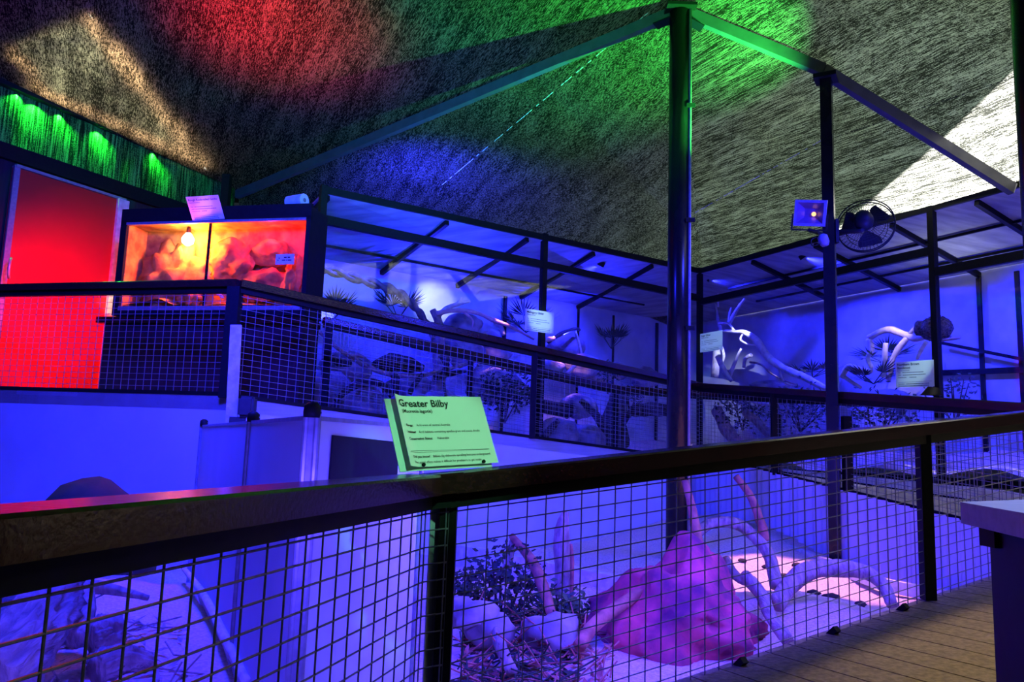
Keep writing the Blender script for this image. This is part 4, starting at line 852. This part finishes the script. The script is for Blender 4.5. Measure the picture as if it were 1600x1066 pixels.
# fan
fc = PD(1352, 352, 6.85); ax_ = V((.45, .75, -.1)).normalized(); fan = thing('wall_fan', SP+V((.06, 0, fc.z)), 'large black wire-caged fan fixed to the square pole', 'fan')
fu_ = ax_.orthogonal().normalized(); fw_ = ax_.cross(fu_); RF = .245
def fp(a, r, h): return fc+(fu_*math.cos(a)+fw_*math.sin(a))*r+ax_*h
b = bmesh.new()
for r, h in ((RF, .0), (RF*.98, .05)):
    tube(b, [fp(2*math.pi*i/48, r, h) for i in range(49)], .006, 6, curve=False)
for r, h in ((RF*.72, .085), (RF*.72, -.05), (RF*.42, -.07)):
    tube(b, [fp(2*math.pi*i/36, r, h) for i in range(37)], .003, 4, curve=False)
for i in range(44):
    a = 2*math.pi*i/44; tube(b, [fp(a, .05, .1), fp(a, RF*.6, .09), fp(a, RF, .05)], .0016, 4, k=2); tube(b, [fp(a, .05, -.09), fp(a, RF*.6, -.06), fp(a, RF, 0)], .0016, 4, k=2)
obj('cage', b, M['steel'], fan)
for i in range(3):
    b = bmesh.new(); a = i*2.094
    for j in range(6):
        r0, r1 = .05+j*.028, .05+(j+1)*.028; w0, w1 = .3+.3*math.sin(j/6*2.6), .3+.3*math.sin((j+1)/6*2.6)
        quad(b, fp(a-w0, r0, .035), fp(a+w0, r0, .0), fp(a+w1, r1, .0), fp(a-w1, r1, .035))
    bmesh.ops.remove_doubles(b, verts=b.verts[:], dist=.0005); bmesh.ops.solidify(b, geom=b.faces[:], thickness=.003); obj('blade', b, M['black'], fan)
b = bmesh.new(); mcn = fc-ax_*.08; lathe(b, mcn, [(.04, -.13), (.075, -.1), (.085, -.02), (.07, .05), (.03, .09)], ax_, 22); obj('motor', b, M['steel'], fan, smooth=True)
b = bmesh.new(); tube(b, [mcn-ax_*.02-V((0, 0, .06)), mcn+V((-.06, -.02, -.09)), SP+V((.07, 0, fc.z-.05))], .022, 8); bar(b, SP+V((.06, -.0, fc.z-.16)), SP+V((.06, -.0, fc.z+.06)), .08, .03, up=(1, 0, 0)); obj('bracket', b, M['black'], fan)
# ------------------------------------------------------------------ signs
def text_mesh(txt, size, bold=0.):
    cu = D.curves.new('t', 'FONT'); cu.body = txt; cu.size = size; cu.offset = bold*size; cu.resolution_u = 2; cu.extrude = 0.0
    o = D.objects.new('t', cu); COL.objects.link(o); dg = bpy.context.evaluated_depsgraph_get(); dg.update()
    me = D.meshes.new_from_object(o.evaluated_get(dg)); D.objects.remove(o); D.curves.remove(cu); return me
def sign(name, label, origin, ux, uy, w_, h_, lines, extra=None, th=.003, curl=0., cat='sign', rule=None, ink='ink'):
    """printed sheet: origin lower-left corner, ux right, uy up; lines = (text, x, y, size, bold, part)"""
    ux, uy = V(ux).normalized(), V(uy).normalized(); nz = ux.cross(uy).normalized()
    t = thing(name, origin, label, cat)
    b = bmesh.new(); NX, NY = 40, 8; g = {}
    def zoff(x, y): return curl*max(0, 1-(x/w_)/.16)**2*1.0 if curl else 0
    def pt(x, y, z=0.): return V(origin)+ux*x+uy*y+nz*(z+zoff(x, y))
    for k, z in ((0, 0), (1, -th)):
        for i in range(NX+1):
            for j in range(NY+1): g[k, i, j] = b.verts.new(pt(i/NX*w_, j/NY*h_, z))
    for i in range(NX):
        for j in range(NY):
            b.faces.new((g[0, i, j], g[0, i+1, j], g[0, i+1, j+1], g[0, i, j+1])); b.faces.new((g[1, i, j+1], g[1, i+1, j+1], g[1, i+1, j], g[1, i, j]))
    for i in range(NX):
        b.faces.new((g[0, i, 0], g[1, i, 0], g[1, i+1, 0], g[0, i+1, 0])); b.faces.new((g[0, i, NY], g[0, i+1, NY], g[1, i+1, NY], g[1, i, NY]))
    for j in range(NY):
        b.faces.new((g[0, 0, j], g[0, 0, j+1], g[1, 0, j+1], g[1, 0, j])); b.faces.new((g[0, NX, j], g[1, NX, j], g[1, NX, j+1], g[0, NX, j+1]))
    obj('sheet', b, M['paper'], t, smooth=False)
    parts = {}
    for txt, x, y, sz, bold, pn in lines: parts.setdefault(pn, []).append((txt, x, y, sz, bold))
    for pn, ls in parts.items():
        b = bmesh.new()
        for txt, x, y, sz, bold in ls:
            if txt[0] == '#':                              # lines too small to read: broken strokes the length of the printed words
                xe = x+float(txt[1:])*w_; xx = x
                while xx < min(xe, w_*.95):
                    lw = sz*(.8+2.2*abs(NZ.noise(V((xx*97, y*61, w_)))))
                    quad(b, pt(xx, y, .002), pt(xx+lw, y, .002), pt(xx+lw, y+sz*.42, .002), pt(xx, y+sz*.42, .002)); xx += lw+sz*.3
                continue
            me = text_mesh(txt, sz, bold); k0 = len(b.verts); b.from_mesh(me); b.verts.ensure_lookup_table()
            mx = max([v.co.x for v in b.verts[k0:]]+[.001]); fx_ = min(.92 if pn == 'body_text' else 1, (w_*.95-x)/mx)
            for v in b.verts[k0:]: v.co = pt(x+v.co.x*fx_, y+v.co.y, .002)
            D.meshes.remove(me)
        obj(pn, b, M[ink], t)
    if rule:
        b = bmesh.new(); x0, x1, y = rule; quad(b, pt(x0, y, .0012), pt(x1, y, .0012), pt(x1, y+h_*.006, .0012), pt(x0, y+h_*.006, .0012)); obj('ruled_line', b, M[ink], t)
    return t, pt
def body(w_, h_, rng, hab, stat, know):
    s = h_*.047
    return [('Range:', w_*.07, h_*.56, s, .02, 'body_text'), (rng, w_*.185, h_*.56, s, 0, 'body_text'), ('Habitat:', w_*.07, h_*.465, s, .02, 'body_text'), (hab, w_*.195, h_*.465, s, 0, 'body_text'),
            ('Conservation Status:', w_*.07, h_*.37, s, .02, 'body_text'), (stat, w_*.375, h_*.37, s, 0, 'body_text'), ('Did you know?', w_*.07, h_*.12, s, .02, 'body_text'), (know[0], w_*.285, h_*.12, s, 0, 'body_text'), (know[1], w_*.07, h_*.045, s, 0, 'body_text')]
# bilby sign leaning back on the rail corner
bl, br, tl = PD(637, 731, 2.40), PD(779, 723, 2.61), PD(612, 619, 2.47)
w_, h_ = (br-bl).length, (tl-bl).length
ux = (br-bl).normalized(); uy = (tl-bl); uy = (uy-ux*uy.dot(ux)*.0); uyn = uy.normalized()
sgb, pt = sign('bilby_sign', 'pale green laminated bilby sign leaning on the rail corner, its title in large bold type', bl, ux, uyn, w_, h_,
     [('Greater Bilby', w_*.035, h_*.84, h_*.145, .018, 'title'), ('(Macrotis lagotis)', w_*.06, h_*.755, h_*.068, .012, 'subtitle')] + body(w_, h_, 'Arid areas of central Australia', 'Arid habitats containing spinifex grass and acacia shrubs', 'Vulnerable', ('Bilbies dig elaborate spiralling burrows underground.', 'The spiral effect makes it difficult for predators to get inside.')), curl=.02, rule=(w_*.05, w_*.93, h_*.2))
b = bmesh.new(); nz = ux.cross(uyn).normalized(); o_ = -nz*.012-ux*.016
vs = [b.verts.new(pt(0, 0)*0+bl+o_+ux*x+uyn*y) for x, y in ((-.006, -.008), (w_*.99, -.008), (w_*.99, h_*.985), (-.006, h_*.985))]; b.faces.new(vs)
ws = [b.verts.new(v.co-nz*.003) for v in vs]; b.faces.new(ws[::-1])
for i in range(4): b.faces.new((vs[i], ws[i], ws[(i+1) % 4], vs[(i+1) % 4]))
obj('backing_board', b, M['paper'], sgb)
b = bmesh.new()
for x in (.16, .82): lathe(b, pt(w_*x, h_*.02, .002), [(.006, 0), (.006, .006), (.002, .009)], nz, 10)
obj('screws', b, M['black'], sgb)
def post_sign(name, label, pl, pr, ptl, lines, cat='sign', two=None):
    ux = (pr-pl).normalized(); uy = (ptl-pl).normalized(); w_, h_ = (pr-pl).length, (ptl-pl).length
    return sign(name, label, pl, ux, uy, w_, h_, [(t_, x*w_, y*h_, s*h_, bo, pn) for t_, x, y, s, bo, pn in lines]+body(w_, h_, *two), rule=(w_*.05, w_*.95, h_*.2))
f_ = -.05
post_sign('glider_sign', 'pale green glider sign fixed to the enclosure frame post', PE(820, 516, f_), PE(865, 522, f_), PE(821, 482, f_), [('Mahogany Glider', .05, .82, .145, .018, 'title'), ('(Petaurus gracilis)', .05, .73, .07, .01, 'subtitle')], two=('#.55', '#.6', '#.16', ('#.55', '#.78')))
post_sign('corner_sign', 'small bluish animal sign on the corner frame post behind the round pole', PR(1094, 551, f_), PR(1129, 546, f_-.0), PR(1094, 522, f_), [('Sugar Glider', .05, .82, .145, .018, 'title'), ('(Petaurus breviceps)', .05, .73, .07, .01, 'subtitle')], two=('#.55', '#.6', '#.16', ('#.55', '#.78')))
post_sign('bandicoot_sign', 'two-tone bandicoot sign fixed to the frame post next to the nest ball', PR(1400, 606, f_), PR(1460, 604, f_), PR(1399, 566, f_), [('Northern Brown', .05, .84, .135, .018, 'title'), ('Bandicoot', .05, .71, .135, .018, 'title'), ('(Isoodon macrourus)', .05, .63, .06, .01, 'subtitle')], two=('#.55', '#.6', '#.16', ('#.55', '#.78')))
g0, g1, g2 = T(.70, -.03, Z1-.005), T(1.05, -.03, Z1+.0), T(.66, .03, Z1+.27)
g0, g1, g2 = PD(301, 345, 7.42), PD(351, 342, 7.365), PD(290, 308, 7.285)
post_sign('gecko_sign', 'lilac-lit gecko sign propped on the terrarium front edge', g0, g1, g2, [('Rough Knob-tailed Gecko', .05, .82, .12, .018, 'title'), ('(Nephrurus amyae)', .05, .73, .06, .01, 'subtitle')], two=('#.55', '#.6', '#.16', ('#.55', '#.78')))
b = bmesh.new()
for x0, x1, z in ((.085, .115, .062), (.122, .15, .062), (.065, .1, .035), (.107, .118, .035), (.124, .165, .035), (.02, .032, .035), (.03, .042, .055)):
    quad(b, *[T(TL-.29+x, -.006, 2.73+zz) for x, zz in ((x0, z), (x1, z), (x1, z+.011), (x0, z+.011))])
obj('lettering', b, M['ink'], lc)
# dark wedge-shaped lamp housing on the rail below the bandicoot sign
c = PV(1455, 612, (O2.x, O2.y), (O3.x, O3.y)); b = bmesh.new(); q = [PD(1440, 616, c.y-.2), PD(1474, 618, c.y-.2), PD(1466, 606, c.y-.2), PD(1450, 604, c.y-.2)]
vs = [b.verts.new(p) for p in q]; ws = [b.verts.new(p+V((.05, .12, 0))) for p in q]; b.faces.new(vs); b.faces.new(ws[::-1])
for i in range(4): b.faces.new((vs[i], ws[i], ws[(i+1) % 4], vs[(i+1) % 4]))
tag(obj('rail_box', b, M['black']), 'black wedge-shaped box sitting on the rail under the bandicoot sign', 'box')

for px, py, P_, frm, pw in ((842, 502, PE, (1.1, 7.2, 3.6), 230), (1111, 536, PR, (2.2, 8.0, 3.5), 200), (1430, 586, PR, (4.05, 6.75, 3.2), 120), (0, 0, None, (-2.6, 5.6, 3.6), 80)):  # unseen spots added to brighten the signs
    tg = P_(px, py, 0) if P_ else PD(320, 326, 7.36)
    lamp('SPOT', 'sign_fill', frm, (.55, 1, .6) if P_ else (.8, .35, 1), pw, tg, .0, 9.5 if P_ else 6.5, .9)
